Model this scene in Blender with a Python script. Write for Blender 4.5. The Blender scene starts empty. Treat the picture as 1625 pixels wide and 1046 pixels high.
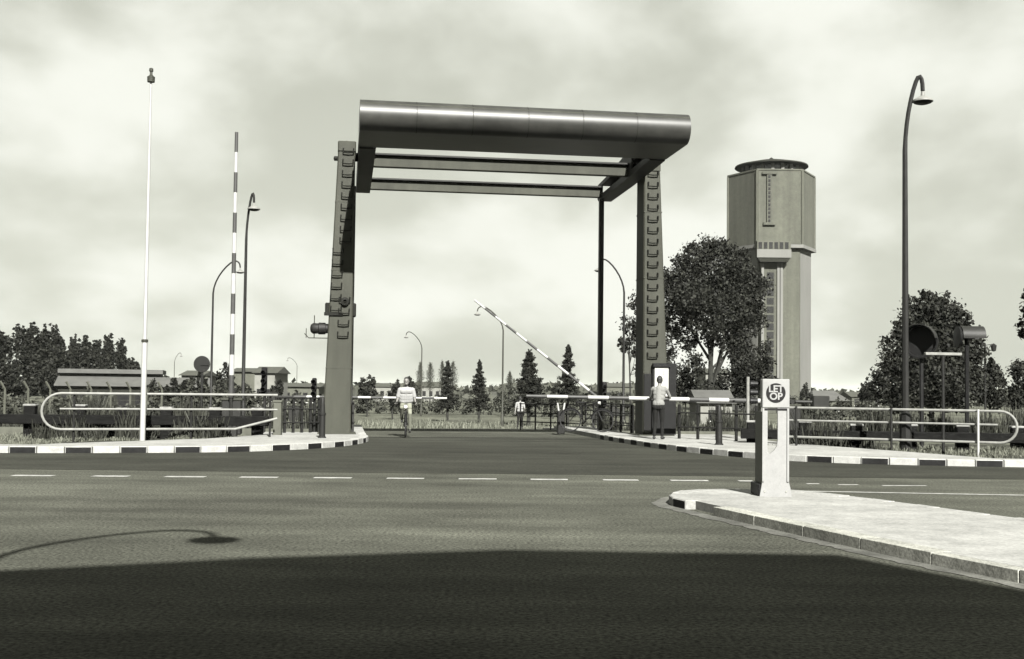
import bpy, bmesh, math, random
import numpy as np
from mathutils import Vector, Matrix
R = math.radians
random.seed(7); np.random.seed(7)
scene = bpy.context.scene
C = scene.collection
# ------------------------------------------------------------------ camera
CZ = 1.48; FPX = 1850.0; PW = 1625.0; PH = 1046.0
PITCH = R(2.3); ROLL = R(.65); SH = 21.0
cd = bpy.data.cameras.new('camera'); cam = bpy.data.objects.new('camera', cd); C.objects.link(cam)
_f = Vector((0, math.cos(PITCH), math.sin(PITCH))); _r = Vector((1, 0, 0)); _u = _r.cross(_f)
_r2 = _r*math.cos(ROLL)+_u*math.sin(ROLL); _u2 = -_r*math.sin(ROLL)+_u*math.cos(ROLL)
cam.matrix_world = Matrix(((_r2.x, _u2.x, -_f.x, 0), (_r2.y, _u2.y, -_f.y, 0), (_r2.z, _u2.z, -_f.z, CZ), (0, 0, 0, 1)))
cd.sensor_fit = 'HORIZONTAL'; cd.sensor_width = 36; cd.lens = 36*FPX/PW; cd.shift_y = SH/PW
cd.clip_end = 9000; cd.clip_start = .05
scene.camera = cam
# ------------------------------------------------------------------ world, sun, exposure
SUN_EL = R(37); TH = Vector((-.242, .970, 0)).normalized()          # direction the shadows fall
sd = bpy.data.lights.new('sun', 'SUN'); sun = bpy.data.objects.new('sun', sd); C.objects.link(sun)
sd.energy = 5.0; sd.angle = R(.5); sd.color = (1, .985, .93)
trav = Vector((TH.x*math.cos(SUN_EL), TH.y*math.cos(SUN_EL), -math.sin(SUN_EL)))
sun.rotation_euler = trav.to_track_quat('-Z', 'Y').to_euler(); sun.location = (20, -40, 40)
world = bpy.data.worlds.new('World'); scene.world = world; world.use_nodes = True
nt = world.node_tree; N = nt.nodes; N.clear(); LK = nt.links.new
def nn(t, **k):
    n = N.new(t)
    for a, b in k.items(): setattr(n, a, b)
    return n
out = nn('ShaderNodeOutputWorld'); bg = nn('ShaderNodeBackground'); bg.inputs[1].default_value = .069
sky = nn('ShaderNodeTexSky', sky_type='NISHITA'); sky.sun_disc = False; sky.sun_elevation = SUN_EL
sky.sun_rotation = math.atan2(-TH.x, -TH.y); sky.dust_density = 2.0; sky.air_density = 1.0
bw = nn('ShaderNodeRGBToBW'); LK(sky.outputs[0], bw.inputs[0])
tc = nn('ShaderNodeTexCoord')
sep = nn('ShaderNodeSeparateXYZ'); LK(tc.outputs['Generated'], sep.inputs[0])
zc = nn('ShaderNodeMath', operation='MAXIMUM'); LK(sep.outputs[2], zc.inputs[0]); zc.inputs[1].default_value = 0.0
zp = nn('ShaderNodeMath', operation='ADD'); LK(zc.outputs[0], zp.inputs[0]); zp.inputs[1].default_value = .75
dv = nn('ShaderNodeVectorMath', operation='DIVIDE'); LK(tc.outputs['Generated'], dv.inputs[0])
cmb = nn('ShaderNodeCombineXYZ')
for i in range(3): LK(zp.outputs[0], cmb.inputs[i])
LK(cmb.outputs[0], dv.inputs[1])
mp = nn('ShaderNodeMapping'); LK(dv.outputs[0], mp.inputs[0]); mp.inputs['Location'].default_value = (9.4, .3, 1.2); mp.inputs['Scale'].default_value = (1.0, .8, 1.6)
n1 = nn('ShaderNodeTexNoise'); LK(mp.outputs[0], n1.inputs[0]); n1.inputs['Scale'].default_value = 3.9; n1.inputs['Detail'].default_value = 6; n1.inputs['Roughness'].default_value = .48; n1.inputs['Distortion'].default_value = .1
cr = nn('ShaderNodeValToRGB'); LK(n1.outputs[0], cr.inputs[0])
cr.color_ramp.elements[0].position = .40; cr.color_ramp.elements[0].color = (0, 0, 0, 1)
cr.color_ramp.elements[1].position = .62; cr.color_ramp.elements[1].color = (1, 1, 1, 1)
cr.color_ramp.interpolation = 'EASE'
# clear air: the grey of the Nishita sky, squeezed to the film's range
pw = nn('ShaderNodeMath', operation='POWER'); LK(bw.outputs[0], pw.inputs[0]); pw.inputs[1].default_value = .35
ml = nn('ShaderNodeMath', operation='MULTIPLY'); LK(pw.outputs[0], ml.inputs[0]); ml.inputs[1].default_value = 1.17
mx = nn('ShaderNodeMix', data_type='FLOAT'); LK(cr.outputs[0], mx.inputs[0]); LK(ml.outputs[0], mx.inputs[2]); mx.inputs[3].default_value = 2.9
tint = nn('ShaderNodeMix', data_type='RGBA'); LK(cr.outputs[0], tint.inputs[0])
tint.inputs[6].default_value = (.975, 1.0, .86, 1); tint.inputs[7].default_value = (.985, 1.0, .91, 1)
vm = nn('ShaderNodeVectorMath', operation='SCALE'); LK(tint.outputs[2], vm.inputs[0]); LK(mx.outputs[0], vm.inputs['Scale'])
LK(vm.outputs[0], bg.inputs[0]); LK(bg.outputs[0], out.inputs[0])
scene.view_settings.view_transform = 'Standard'; scene.view_settings.look = 'None'
scene.view_settings.exposure = 2.25; scene.view_settings.gamma = 1; scene.view_settings.use_curve_mapping = False
scene.render.engine = 'CYCLES'
# ------------------------------------------------------------------ helpers: positions
def ray(px, py): return _f+_r2*((px-PW/2)/FPX)-_u2*((py-PH/2-SH)/FPX)
def gp(px, py, z=0.0):
    d = ray(px, py); t = (z-CZ)/d.z; return Vector((t*d.x, t*d.y, z))
def at(px, py, Y):
    d = ray(px, py); t = Y/d.y; return Vector((t*d.x, Y, CZ+t*d.z))
YAW = R(8.3); OX, OY = -.35, 34.9
def B(u, v, z=0): return Vector((OX+u*math.cos(YAW)-v*math.sin(YAW), OY+u*math.sin(YAW)+v*math.cos(YAW), z))
def uv_of(x, y):
    dx, dy = x-OX, y-OY; return dx*math.cos(YAW)+dy*math.sin(YAW), -dx*math.sin(YAW)+dy*math.cos(YAW)
def gz(x, y):
    v = uv_of(x, y)[1]
    if v < 8: return -.03
    if v < 54: return -.03-(v-8)*.0315
    return -1.48
# ------------------------------------------------------------------ helpers: materials
TINT = (.975, 1.0, .79)
def mat(name, val, var=.25, scale=6.0, rough=.8, metal=0.0, bump=0.0, tint=TINT, detail=6, stretch=None, spec=.3, big=0.0, bigscale=.25, speck=0.0, speckscale=40, streak=0.0, sscale=(.05, 1.3, 1)):
    val *= .85
    m = bpy.data.materials.new(name); m.use_nodes = True; t = m.node_tree; n = t.nodes; l = t.links.new
    b = n['Principled BSDF']; b.inputs['Roughness'].default_value = rough; b.inputs['Metallic'].default_value = metal
    b.inputs['Specular IOR Level'].default_value = spec
    co = n.new('ShaderNodeTexCoord'); geo = n.new('ShaderNodeNewGeometry')
    mpn = n.new('ShaderNodeMapping'); l(geo.outputs['Position'], mpn.inputs[0])
    if stretch: mpn.inputs['Scale'].default_value = stretch
    no = n.new('ShaderNodeTexNoise'); l(mpn.outputs[0], no.inputs[0]); no.inputs['Scale'].default_value = scale; no.inputs['Detail'].default_value = detail; no.inputs['Roughness'].default_value = .65
    mr = n.new('ShaderNodeMapRange'); l(no.outputs[0], mr.inputs[0]); mr.inputs[1].default_value = .28; mr.inputs[2].default_value = .72
    mr.inputs[3].default_value = val*(1-var); mr.inputs[4].default_value = val*(1+var)
    cur = mr.outputs[0]
    if big:
        n2 = n.new('ShaderNodeTexNoise'); l(geo.outputs['Position'], n2.inputs[0]); n2.inputs['Scale'].default_value = bigscale; n2.inputs['Detail'].default_value = 3
        m2 = n.new('ShaderNodeMapRange'); l(n2.outputs[0], m2.inputs[0]); m2.inputs[1].default_value = .3; m2.inputs[2].default_value = .7; m2.inputs[3].default_value = 1-big; m2.inputs[4].default_value = 1+big
        mm = n.new('ShaderNodeMath'); mm.operation = 'MULTIPLY'; l(cur, mm.inputs[0]); l(m2.outputs[0], mm.inputs[1]); cur = mm.outputs[0]
    if streak:
        m4 = n.new('ShaderNodeMapping'); l(geo.outputs['Position'], m4.inputs[0]); m4.inputs['Scale'].default_value = sscale
        n4 = n.new('ShaderNodeTexNoise'); l(m4.outputs[0], n4.inputs[0]); n4.inputs['Scale'].default_value = 1.0; n4.inputs['Detail'].default_value = 4
        m5 = n.new('ShaderNodeMapRange'); l(n4.outputs[0], m5.inputs[0]); m5.inputs[1].default_value = .3; m5.inputs[2].default_value = .7; m5.inputs[3].default_value = 1-streak; m5.inputs[4].default_value = 1+streak
        mm = n.new('ShaderNodeMath'); mm.operation = 'MULTIPLY'; l(cur, mm.inputs[0]); l(m5.outputs[0], mm.inputs[1]); cur = mm.outputs[0]
    if speck:
        n3 = n.new('ShaderNodeTexNoise'); l(geo.outputs['Position'], n3.inputs[0]); n3.inputs['Scale'].default_value = speckscale; n3.inputs['Detail'].default_value = 3; n3.inputs['Roughness'].default_value = .7
        m3 = n.new('ShaderNodeMapRange'); l(n3.outputs[0], m3.inputs[0]); m3.inputs[1].default_value = .3; m3.inputs[2].default_value = .7; m3.inputs[3].default_value = 1-speck; m3.inputs[4].default_value = 1+speck
        mm = n.new('ShaderNodeMath'); mm.operation = 'MULTIPLY'; l(cur, mm.inputs[0]); l(m3.outputs[0], mm.inputs[1]); cur = mm.outputs[0]
    cc = n.new('ShaderNodeCombineXYZ')
    for i in range(3):
        q = n.new('ShaderNodeMath'); q.operation = 'MULTIPLY'; l(cur, q.inputs[0]); q.inputs[1].default_value = tint[i]; l(q.outputs[0], cc.inputs[i])
    l(cc.outputs[0], b.inputs['Base Color'])
    if bump:
        bp = n.new('ShaderNodeBump'); bp.inputs['Strength'].default_value = bump; bp.inputs['Distance'].default_value = .02; l(no.outputs[0], bp.inputs['Height']); l(bp.outputs[0], b.inputs['Normal'])
    return m
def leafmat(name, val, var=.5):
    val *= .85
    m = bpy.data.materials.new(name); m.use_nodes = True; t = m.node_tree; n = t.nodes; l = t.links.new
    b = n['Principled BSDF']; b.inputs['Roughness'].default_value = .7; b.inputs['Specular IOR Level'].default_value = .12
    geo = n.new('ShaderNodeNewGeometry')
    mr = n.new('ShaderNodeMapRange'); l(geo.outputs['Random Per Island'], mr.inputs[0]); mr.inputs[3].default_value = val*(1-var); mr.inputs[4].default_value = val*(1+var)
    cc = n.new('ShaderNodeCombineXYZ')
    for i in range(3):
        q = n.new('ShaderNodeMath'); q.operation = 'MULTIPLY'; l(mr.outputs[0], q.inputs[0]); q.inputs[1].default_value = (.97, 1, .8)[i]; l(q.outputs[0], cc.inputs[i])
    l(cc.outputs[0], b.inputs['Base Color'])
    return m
WT = (1, 1, .95)
M = dict(
    asphalt=mat('asphalt', .0445, .28, 1.1, .95, bump=.0, tint=(.98, 1, .82), stretch=(.6, 1.2, 1), big=.30, bigscale=.15, speck=.85, speckscale=30, spec=.05, streak=.2),
    lane_paint=mat('worn_road_paint', .20, .6, 7, .7, tint=WT),
    concrete=mat('pale_concrete', .175, .2, 3, .9, bump=.2, tint=(1, 1, .95), big=.14, bigscale=.7, speck=.22, spec=.12, speckscale=25),
    kerb_grey=mat('grey_kerb_stone', .19, .3, 5, .9, bump=.3, tint=(1, 1, .9), big=.25, bigscale=.9, speck=.35, spec=.12),
    white_paint=mat('white_kerb_paint', .19, .22, 7, .7, bump=.15, tint=WT, speck=.15),
    black_paint=mat('black_kerb_paint', .006, .5, 9, .7, tint=(1, 1, 1), spec=.1),
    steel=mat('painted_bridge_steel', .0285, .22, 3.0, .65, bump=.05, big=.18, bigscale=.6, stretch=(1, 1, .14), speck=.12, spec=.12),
    dark_steel=mat('dark_bridge_steel', .0105, .35, 3, .55, bump=.05, spec=.16, tint=(1, 1, .9)),
    beam_steel=mat('counterweight_paint', .020, .35, 2.5, .42, bump=.05, spec=.24, tint=(1, 1, .9), big=.2, bigscale=.8, streak=.15, sscale=(.6, .6, 4)),
    rung=mat('rung_iron', .006, .3, 8, .7, spec=.1),
    rail=mat('pale_rail_paint', .12, .3, 7, .6, tint=(1, 1, .93)),
    mast_white=mat('white_mast_paint', .22, .1, 3, .5, tint=(1, 1, .97)),
    boom_white=mat('white_boom_paint', .22, .12, 5, .5, tint=(1, 1, .97)),
    boom_dark=mat('faded_red_boom_paint', .03, .2, 5, .5, tint=(1, 1, .97), spec=.2),
    iron=mat('dark_lamp_iron', .008, .3, 5, .6, tint=(1, 1, .92), spec=.15),
    lamp_grey=mat('grey_lamp_paint', .022, .3, 5, .6, spec=.15),
    enamel=mat('white_enamel', .3, .1, 5, .3, tint=WT),
    tar=mat('tarred_timber', .0045, .6, 4, .85, bump=.5, stretch=(1, 1, 4), tint=(1, 1, .95), spec=.06),
    pale_wood=mat('pale_post_top', .12, .5, 8, .85, tint=WT),
    box_white=mat('white_beacon_paint', .15, .10, 4, .5, tint=(1, 1, .98), speck=.07),
    box_side=mat('grey_beacon_side', .045, .2, 4, .6),
    black=mat('black_enamel', .006, .3, 5, .5, tint=(1, 1, 1), spec=.12),
    brick=mat('tower_brick', .047, .10, 1.2, .9, big=.10, bigscale=.12, speck=.14, speckscale=3.2, streak=.22, sscale=(.9, .9, .06)),
    render=mat('pale_tower_render', .095, .12, .7, .9, tint=(1, 1, .93), stretch=(1, 1, .2)),
    slate=mat('dark_roof', .012, .3, 2, .8, spec=.1),
    glass=mat('dark_window_glass', .012, .3, 2, .15, spec=.6, tint=(1, 1, 1)),
    grass=mat('dry_grass_ground', .058, .4, 1.5, .95, bump=.5, big=.35, bigscale=.08, speck=.35, speckscale=3, spec=.05),
    water=mat('canal_water', .012, .3, 1, .08, spec=.6, bump=.1),
    quay=mat('quay_wall_brick', .05, .3, 3, .9, bump=.3),
    bark=mat('bark', .010, .4, 6, .9, bump=.6, stretch=(1, 1, .3)),
    wall_pale=mat('pale_house_wall', .11, .15, 1.5, .9, tint=(1, 1, .9)),
    wall_mid=mat('mid_house_wall', .05, .2, 1.5, .9),
    roof_mid=mat('roof_tiles', .03, .3, 3, .9, bump=.3),
    roof_pale=mat('pale_sheet_roof', .05, .2, 1.0, .8, tint=(1, 1, .93)),
    skin=mat('skin', .10, .1, 8, .6, tint=(1, .97, .9)),
    hair=mat('dark_hair', .010, .3, 30, .7, tint=(1, 1, .95)),
    shirt=mat('white_shirt', .17, .08, 9, .9, bump=.3, tint=(1, 1, .98)),
    grey_shirt=mat('pale_grey_shirt', .11, .1, 9, .9, bump=.3, tint=(1, 1, .95)),
    trousers_pale=mat('pale_trousers', .12, .15, 9, .9, bump=.3),
    trousers_dark=mat('dark_trousers', .008, .3, 9, .9, tint=(1, 1, .95), spec=.1),
    shoe=mat('dark_shoes', .012, .3, 9, .6, tint=(1, 1, .95)),
    rubber=mat('rubber', .012, .2, 9, .7, tint=(1, 1, 1)),
    gutter=mat('pale_gutter', .065, .45, 3, .9, bump=.2, big=.3, bigscale=.8, speck=.3, spec=.1, tint=(1, 1, .9)),
    asphalt_dark=mat('darker_asphalt_lane', .023, .25, 1.1, .95, tint=(.98, 1, .82), stretch=(.6, 1.2, 1), big=.2, bigscale=.2, speck=.5, speckscale=17, spec=.05, streak=.22),
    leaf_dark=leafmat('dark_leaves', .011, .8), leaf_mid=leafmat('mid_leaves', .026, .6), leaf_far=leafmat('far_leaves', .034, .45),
    grassblade=leafmat('dry_grass_blades', .075, .5), reed=leafmat('dark_reeds', .02, .6),
)
# ------------------------------------------------------------------ helpers: meshes
class MB:
    def __init__(s): s.v = []; s.f = []; s.m = []; s.mi = 0
    def add(s, vs, fs):
        o = len(s.v); s.v += [tuple(p) for p in vs]; s.f += [tuple(o+i for i in f) for f in fs]; s.m += [s.mi]*len(fs)
    def box(s, x0, x1, y0, y1, z0, z1, c=0.0):
        if c <= 0:
            vs = [(x, y, z) for z in (z0, z1) for y in (y0, y1) for x in (x0, x1)]
            s.add(vs, [(0, 2, 3, 1), (4, 5, 7, 6), (0, 1, 5, 4), (2, 6, 7, 3), (0, 4, 6, 2), (1, 3, 7, 5)]); return
        prof = [(x0+c, z0), (x1-c, z0), (x1, z0+c), (x1, z1-c), (x1-c, z1), (x0+c, z1), (x0, z1-c), (x0, z0+c)]
        vs = []
        for y, k in ((y0, c), (y0+c, 0), (y1-c, 0), (y1, c)):
            for (x, z) in prof:
                vs.append((min(max(x, x0+k), x1-k), y, min(max(z, z0+k), z1-k)))
        fs = [tuple(range(7, -1, -1)) if False else tuple(range(8)), tuple(range(31, 23, -1))]
        for r in range(3):
            for i in range(8):
                j = (i+1) % 8; fs.append((r*8+i, (r+1)*8+i, (r+1)*8+j, r*8+j))
        s.add(vs, fs)
    def tube(s, pts, r, n=8, cap=True):
        pts = [Vector(p) for p in pts]; rs = r if hasattr(r, '__len__') else [r]*len(pts)
        vs = []; ref = None
        for i, p in enumerate(pts):
            t = (pts[min(i+1, len(pts)-1)]-pts[max(i-1, 0)]).normalized()
            if ref is None: ref = t.orthogonal().normalized()
            ref = (ref-t*ref.dot(t)).normalized(); b2 = t.cross(ref)
            for k in range(n):
                a = 2*math.pi*k/n; vs.append(p+(ref*math.cos(a)+b2*math.sin(a))*rs[i])
        fs = []
        for i in range(len(pts)-1):
            for k in range(n):
                j = (k+1) % n; fs.append((i*n+k, i*n+j, (i+1)*n+j, (i+1)*n+k))
        if cap: fs += [tuple(range(n-1, -1, -1)), tuple(range((len(pts)-1)*n, len(pts)*n))]
        s.add(vs, fs)
    def lathe(s, prof, n=24, c=(0, 0, 0), rot=0, axis='z'):
        vs = []; fs = []
        for (r, z) in prof:
            for k in range(n):
                a = 2*math.pi*k/n+rot
                if axis == 'z': vs.append((c[0]+r*math.cos(a), c[1]+r*math.sin(a), c[2]+z))
                elif axis == 'y': vs.append((c[0]+r*math.cos(a), c[1]+z, c[2]+r*math.sin(a)))
                else: vs.append((c[0]+z, c[1]+r*math.cos(a), c[2]+r*math.sin(a)))
        for i in range(len(prof)-1):
            for k in range(n):
                j = (k+1) % n; fs.append((i*n+k, i*n+j, (i+1)*n+j, (i+1)*n+k))
        fs += [tuple(range(n-1, -1, -1)), tuple(range((len(prof)-1)*n, len(prof)*n))]
        s.add(vs, fs)
    def prism(s, prof, a, b, plane='xz'):
        """profile extruded along the missing axis from a to b"""
        n = len(prof)
        def P3(p, t): return {'xz': (p[0], t, p[1]), 'yz': (t, p[0], p[1]), 'xy': (p[0], p[1], t)}[plane]
        vs = [P3(p, a) for p in prof]+[P3(p, b) for p in prof]
        fs = [tuple(range(n)), tuple(range(2*n-1, n-1, -1))]+[(i, (i+1) % n+0, n+(i+1) % n, n+i) for i in range(n)]
        s.add(vs, fs)
    def build(s, name, m, parent=None, smooth=False, loc=None, rot=None):
        me = bpy.data.meshes.new(name); me.from_pydata(s.v, [], s.f)
        for x in (m if isinstance(m, (list, tuple)) else [m]): me.materials.append(x)
        if any(s.m): me.polygons.foreach_set('material_index', s.m)
        bm = bmesh.new(); bm.from_mesh(me); bmesh.ops.recalc_face_normals(bm, faces=bm.faces); bm.to_mesh(me); bm.free()
        if smooth:
            for p in me.polygons: p.use_smooth = True
            try: me.set_sharp_from_angle(angle=R(40))
            except Exception: pass
        return link(name, me, parent, loc, rot)
def link(name, me, parent=None, loc=None, rot=None):
    o = bpy.data.objects.new(name, me); C.objects.link(o)
    if parent: o.parent = parent
    if loc is not None: o.location = loc
    if rot is not None: o.rotation_euler = rot
    return o
def tag(o, label=None, cat=None, group=None, kind=None):
    if label: o['label'] = label
    if cat: o['category'] = cat
    if group: o['group'] = group
    if kind: o['kind'] = kind
    return o
def thing(name, label, cat, loc=(0, 0, 0), rz=0, group=None):
    o = bpy.data.objects.new(name, None); o.empty_display_size = .2; C.objects.link(o); o.location = loc; o.rotation_euler = (0, 0, rz)
    return tag(o, label, cat, group)
def catmull(pts, step=.12):
    pts = [Vector((p[0], p[1], 0)) for p in pts]; P = [pts[0]*2-pts[1]]+pts+[pts[-1]*2-pts[-2]]; res = []
    for i in range(1, len(P)-2):
        n = max(2, int((P[i+1]-P[i]).length/step))
        for k in range(n):
            t = k/n; a, b, c, d = P[i-1], P[i], P[i+1], P[i+2]
            res.append(.5*((2*b)+(c-a)*t+(2*a-5*b+4*c-d)*t*t+(3*b-a-3*c+d)*t**3))
    return res+[P[-2]]
def walk(path, L):
    """points along a polyline every L metres"""
    res = [path[0]]; need = L
    for a, b in zip(path, path[1:]):
        d = (b-a).length; s0 = 0
        while d-s0 >= need: s0 += need; res.append(a+(b-a)*(s0/d)); need = L
        need -= d-s0
    return res
# ================================================================== SETTING
# ground: a profile along the bridge axis (near bank, canal trench, far bank ramp, fields) run out sideways
prof = [(-400, -.03), (-60, -.03), (.95, -.03), (.96, -2.6), (7.99, -2.6), (8.0, -.03), (20, gz(*B(0, 20)[:2])), (54, -1.48), (120, -1.48), (400, -1.48), (6000, -1.48)]
us = [-5000, -600, -120, -40, -12, 0, 12, 40, 120, 600, 5000]
g = MB(); vs = [B(u, v, z) for (v, z) in prof for u in us]; n = len(us)
g.add(vs, [(i*n+j, i*n+j+1, (i+1)*n+j+1, (i+1)*n+j) for i in range(len(prof)-1) for j in range(n-1)])
tag(g.build('ground', [M['grass']]), kind='structure')
w = MB(); w.add([B(-900, 1.0, -1.5), B(900, 1.0, -1.5), B(900, 7.95, -1.5), B(-900, 7.95, -1.5)], [(0, 1, 2, 3)])
tag(w.build('canal_water', M['water']), kind='structure')
for v, d in ((.9, 1), (7.7, 1)):
    q = MB(); q.add([B(u, vv, z) for z in (-2.5, -.01) for (u, vv) in ((-300, v), (300, v), (300, v+.35), (-300, v+.35))], [(0, 1, 5, 4), (1, 2, 6, 5), (2, 3, 7, 6), (3, 0, 4, 7), (4, 5, 6, 7)])
    tag(q.build('quay_wall', M['quay']), kind='structure')
# roads
r = MB(); r.add([(-70, -40, 0), (70, -40, 0), (70, 27, 0), B(3.9, .8), B(-4.3, .8), (-70, 27, 0)], [(0, 1, 2, 3, 4, 5)])
tag(r.build('road', M['asphalt']), kind='structure')
r = MB(); rv = [8.1, 17, 26, 35, 44, 54, 120, 300, 900]
def rz_(v): return (-.03-(v-8)*.0315 if v < 54 else -1.48)+.02
def uc_(v): return .012*(v-8)**2 if v < 54 else 25.4+(v-54)*1.1
r.add([B(u+uc_(v), v, rz_(v)) for v in rv for u in (-4.0, 3.3)], [(2*i, 2*i+1, 2*i+3, 2*i+2) for i in range(len(rv)-1)])
tag(r.build('road', M['asphalt']), kind='structure')
# the pale footpath on the ramp's right side
r = MB(); r.add([B(u+uc_(v), v, rz_(v)+.08) for v in rv[:6] for u in (3.3, 5.2)]+[B(3.3+uc_(v), v, rz_(v)-.1) for v in rv[:6]], [(2*i, 2*i+1, 2*i+3, 2*i+2) for i in range(5)]+[(2*i, 2*i+2, 12+i+1, 12+i) for i in range(5)])
tag(r.build('footpath', M['concrete']), kind='structure')
r = MB(); r.add([(-70, 20.3, .004), (-12, 20.2, .004), (0, 20.5, .004), (12, 20.6, .004), (70, 20.0, .004), (70, 27, .004), B(3.9, .8, .004), B(-4.3, .8, .004), (-70, 27, .004)], [tuple(range(9))])
tag(r.build('road_lane', M['asphalt_dark']), kind='structure')
# ---- lane dashes
da = [(20, 85), (147, 205), (262, 326), (381, 441), (498, 558), (614, 673), (728, 788), (842, 901), (957, 1013), (1064, 1124), (1172, 1195)]
for i, (a, b) in enumerate(da):
    def yl(x): return 754.6+x*(762.8-754.6)/1090
    p, q = gp(a, yl(a)), gp(b, yl(b)); s = MB(); hw = .115
    ns = 6; top = []; bot = []
    for k in range(ns+1):
        c = p.lerp(q, k/ns); top.append((c.x, c.y+hw+random.uniform(-.012, .012), .004)); bot.append((c.x, c.y-hw+random.uniform(-.012, .012), .004))
    s.add(bot+top, [(k, k+1, ns+2+k, ns+1+k) for k in range(ns)])
    tag(s.build('lane_dash', M['lane_paint']), kind='structure')
p, q = gp(1262, 779.5), gp(1660, 791); s = MB(); s.add([(p.x, p.y-.06, .004), (q.x+9, q.y-.4, .004), (q.x+9, q.y-.28, .004), (p.x, p.y+.06, .004)], [(0, 1, 2, 3)])
tag(s.build('edge_line', M['lane_paint']), kind='structure')
for (a, b, y) in ((1280, 1300, 768), (1330, 1362, 769.5), (1400, 1470, 771)):
    p, q = gp(a, y), gp(b, y); s = MB(); s.add([(p.x, p.y-.06, .004), (q.x, q.y-.06, .004), (q.x, q.y+.06, .004), (p.x, p.y+.06, .004)], [(0, 1, 2, 3)])
    tag(s.build('lane_dash', M['lane_paint']), kind='structure')
# ---- pavements with painted kerb stones
def stone_mesh(name, L, dep, h, mats, painted):
    bm = bmesh.new(); bmesh.ops.create_cube(bm, size=1)
    for v in bm.verts: v.co = Vector((v.co.x*L, (v.co.y-.5)*dep if True else 0, v.co.z*h+h/2-.03))
    for v in bm.verts: v.co.y = v.co.y+dep  # front face at y=0 .. back at y=dep
    for v in bm.verts: v.co.y -= 0
    bmesh.ops.bevel(bm, geom=[e for e in bm.edges], offset=.004 if L > .9 else .012, segments=1, affect='EDGES')
    if painted:
        bm.faces.ensure_lookup_table()
        fr = [f for f in bm.faces if f.normal.y < -.9]
        res = bmesh.ops.inset_region(bm, faces=fr, thickness=.006, depth=0)
        for f in fr: f.material_index = 1
    me = bpy.data.meshes.new(name); bm.to_mesh(me); bm.free()
    for m_ in mats: me.materials.append(m_)
    return me
KH = .145
st_white = stone_mesh('kerb_stone', .552, .24, KH+.03, [M['white_paint']], False)
st_black = stone_mesh('kerb_stone', .552, .24, KH+.03, [M['white_paint'], M['black_paint']], True)
st_grey = stone_mesh('kerb_stone', .552, .24, KH+.03, [M['kerb_grey']], False)
def kerb(path, parent, L, pick, side=1, dz=0):
    ps = walk(path, L)
    for i, (a, b) in enumerate(zip(ps, ps[1:])):
        d = b-a; c = (a+b)/2; ang = math.atan2(d.y, d.x)+(0 if side > 0 else math.pi)
        o = link('kerb_stone', pick(i, c), parent, (c.x, c.y, dz+random.uniform(-.006, .006)), (0, 0, ang+random.uniform(-.006, .006)))
def pavement(name, kpath, back, h=KH, m=None):
    """slab behind the kerb path; kpath list of Vectors, back list closing the polygon"""
    p = MB(); poly = [(v.x, v.y) for v in kpath]+[(v[0], v[1]) for v in back]
    p.prism(poly, -.02, h-.004, 'xy')
    return tag(p.build(name, m or M['concrete']), kind='structure')
def inset(path, d):
    res = []
    for i, p in enumerate(path):
        t = (path[min(i+1, len(path)-1)]-path[max(i-1, 0)]).normalized(); res.append(p+Vector((-t.y, t.x, 0))*d)
    return res
LK_ = [(-42, 22.6), (-24, 23.9), (-16, 24.6), (-10.92, 25.0), (-8.4, 25.5), (-6.4, 26.25), (-5.2, 27.4), (-4.35, 29.0), (-3.98, 30.8), (-3.95, 32.4)]+[tuple(B(-3.95, v)[:2]) for v in (-1.0, .9)]
lp = catmull(LK_)
bl = [B(-6.9, .88), B(-6.9, -1.0), gp(420, 690, .14), gp(330, 696, .14), gp(210, 700, .14), gp(100, 703.5, .14), gp(60, 705.5, .14), (-42, 22.95)]
pav_l = pavement('pavement', inset(lp, .16), [(v[0], v[1]) for v in bl])
kerb(lp, pav_l, .57, lambda i, c: (st_black if i % 2 else st_white) if c.x > -30 else st_grey)
RK = [tuple(B(3.15, v)[:2]) for v in (.9, .4)]+[(2.98, 34.0), (3.5, 31.4), (4.1, 29.0), (4.85, 27.2), (5.7, 25.7), (6.9, 24.75), (8.6, 24.25), (10.3, 24.05), (12.2, 23.95), (15, 23.8), (19, 23.6), (26, 23.2), (42, 22.2)]
rp = catmull(RK)
br = [(42, 22.75), (12, 24.5), (10.2, 24.75), gp(1400, 714, .14), gp(1262, 704, .14), gp(1200, 697, .14), B(7.4, -1.0), B(7.4, .88)]
pav_r = pavement('pavement', inset(rp, .16), [(v[0], v[1]) for v in br])
kerb(rp, pav_r, .57, lambda i, c: (st_black if i % 2 else st_white) if c.x < 10.6 else st_white)
# ---- traffic island in the right foreground
IS = [(8.2, -2.0), (6.1, 4.0), (4.8, 7.2), (4.03, 9.19), (3.43, 10.81), (2.73, 12.98), (2.2, 14.7)]
ISt = [(2.2, 14.7), (2.08, 15.15), (2.15, 15.75), (2.42, 16.3), (2.9, 16.6), (3.5, 16.62), (4.0, 16.5), (4.83, 15.2), (5.74, 13.09), (7.2, 10.2), (9.6, 5.0), (12, -2.0)]
ip = catmull(IS); ip2 = catmull(ISt)
KI = .11
isl = pavement('traffic_island', list(reversed(inset(ip+ip2[1:], -.14))), [], KI)
st_long = [stone_mesh('kerb_stone', .988+.004*k, .22, KI+.03, [M['kerb_grey']], False) for k in range(2)]
st_long_b = stone_mesh('kerb_stone', .30, .22, KI+.03, [M['kerb_grey'], M['black_paint']], True)
st_short = stone_mesh('kerb_stone', .392, .22, KI+.03, [M['concrete']], False)
st_short_b = stone_mesh('kerb_stone', .392, .22, KI+.03, [M['concrete'], M['black_paint']], True)
kerb(list(reversed(ip)), isl, 1.0, lambda i, c: st_long[i % 2], side=1) if False else None
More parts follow.
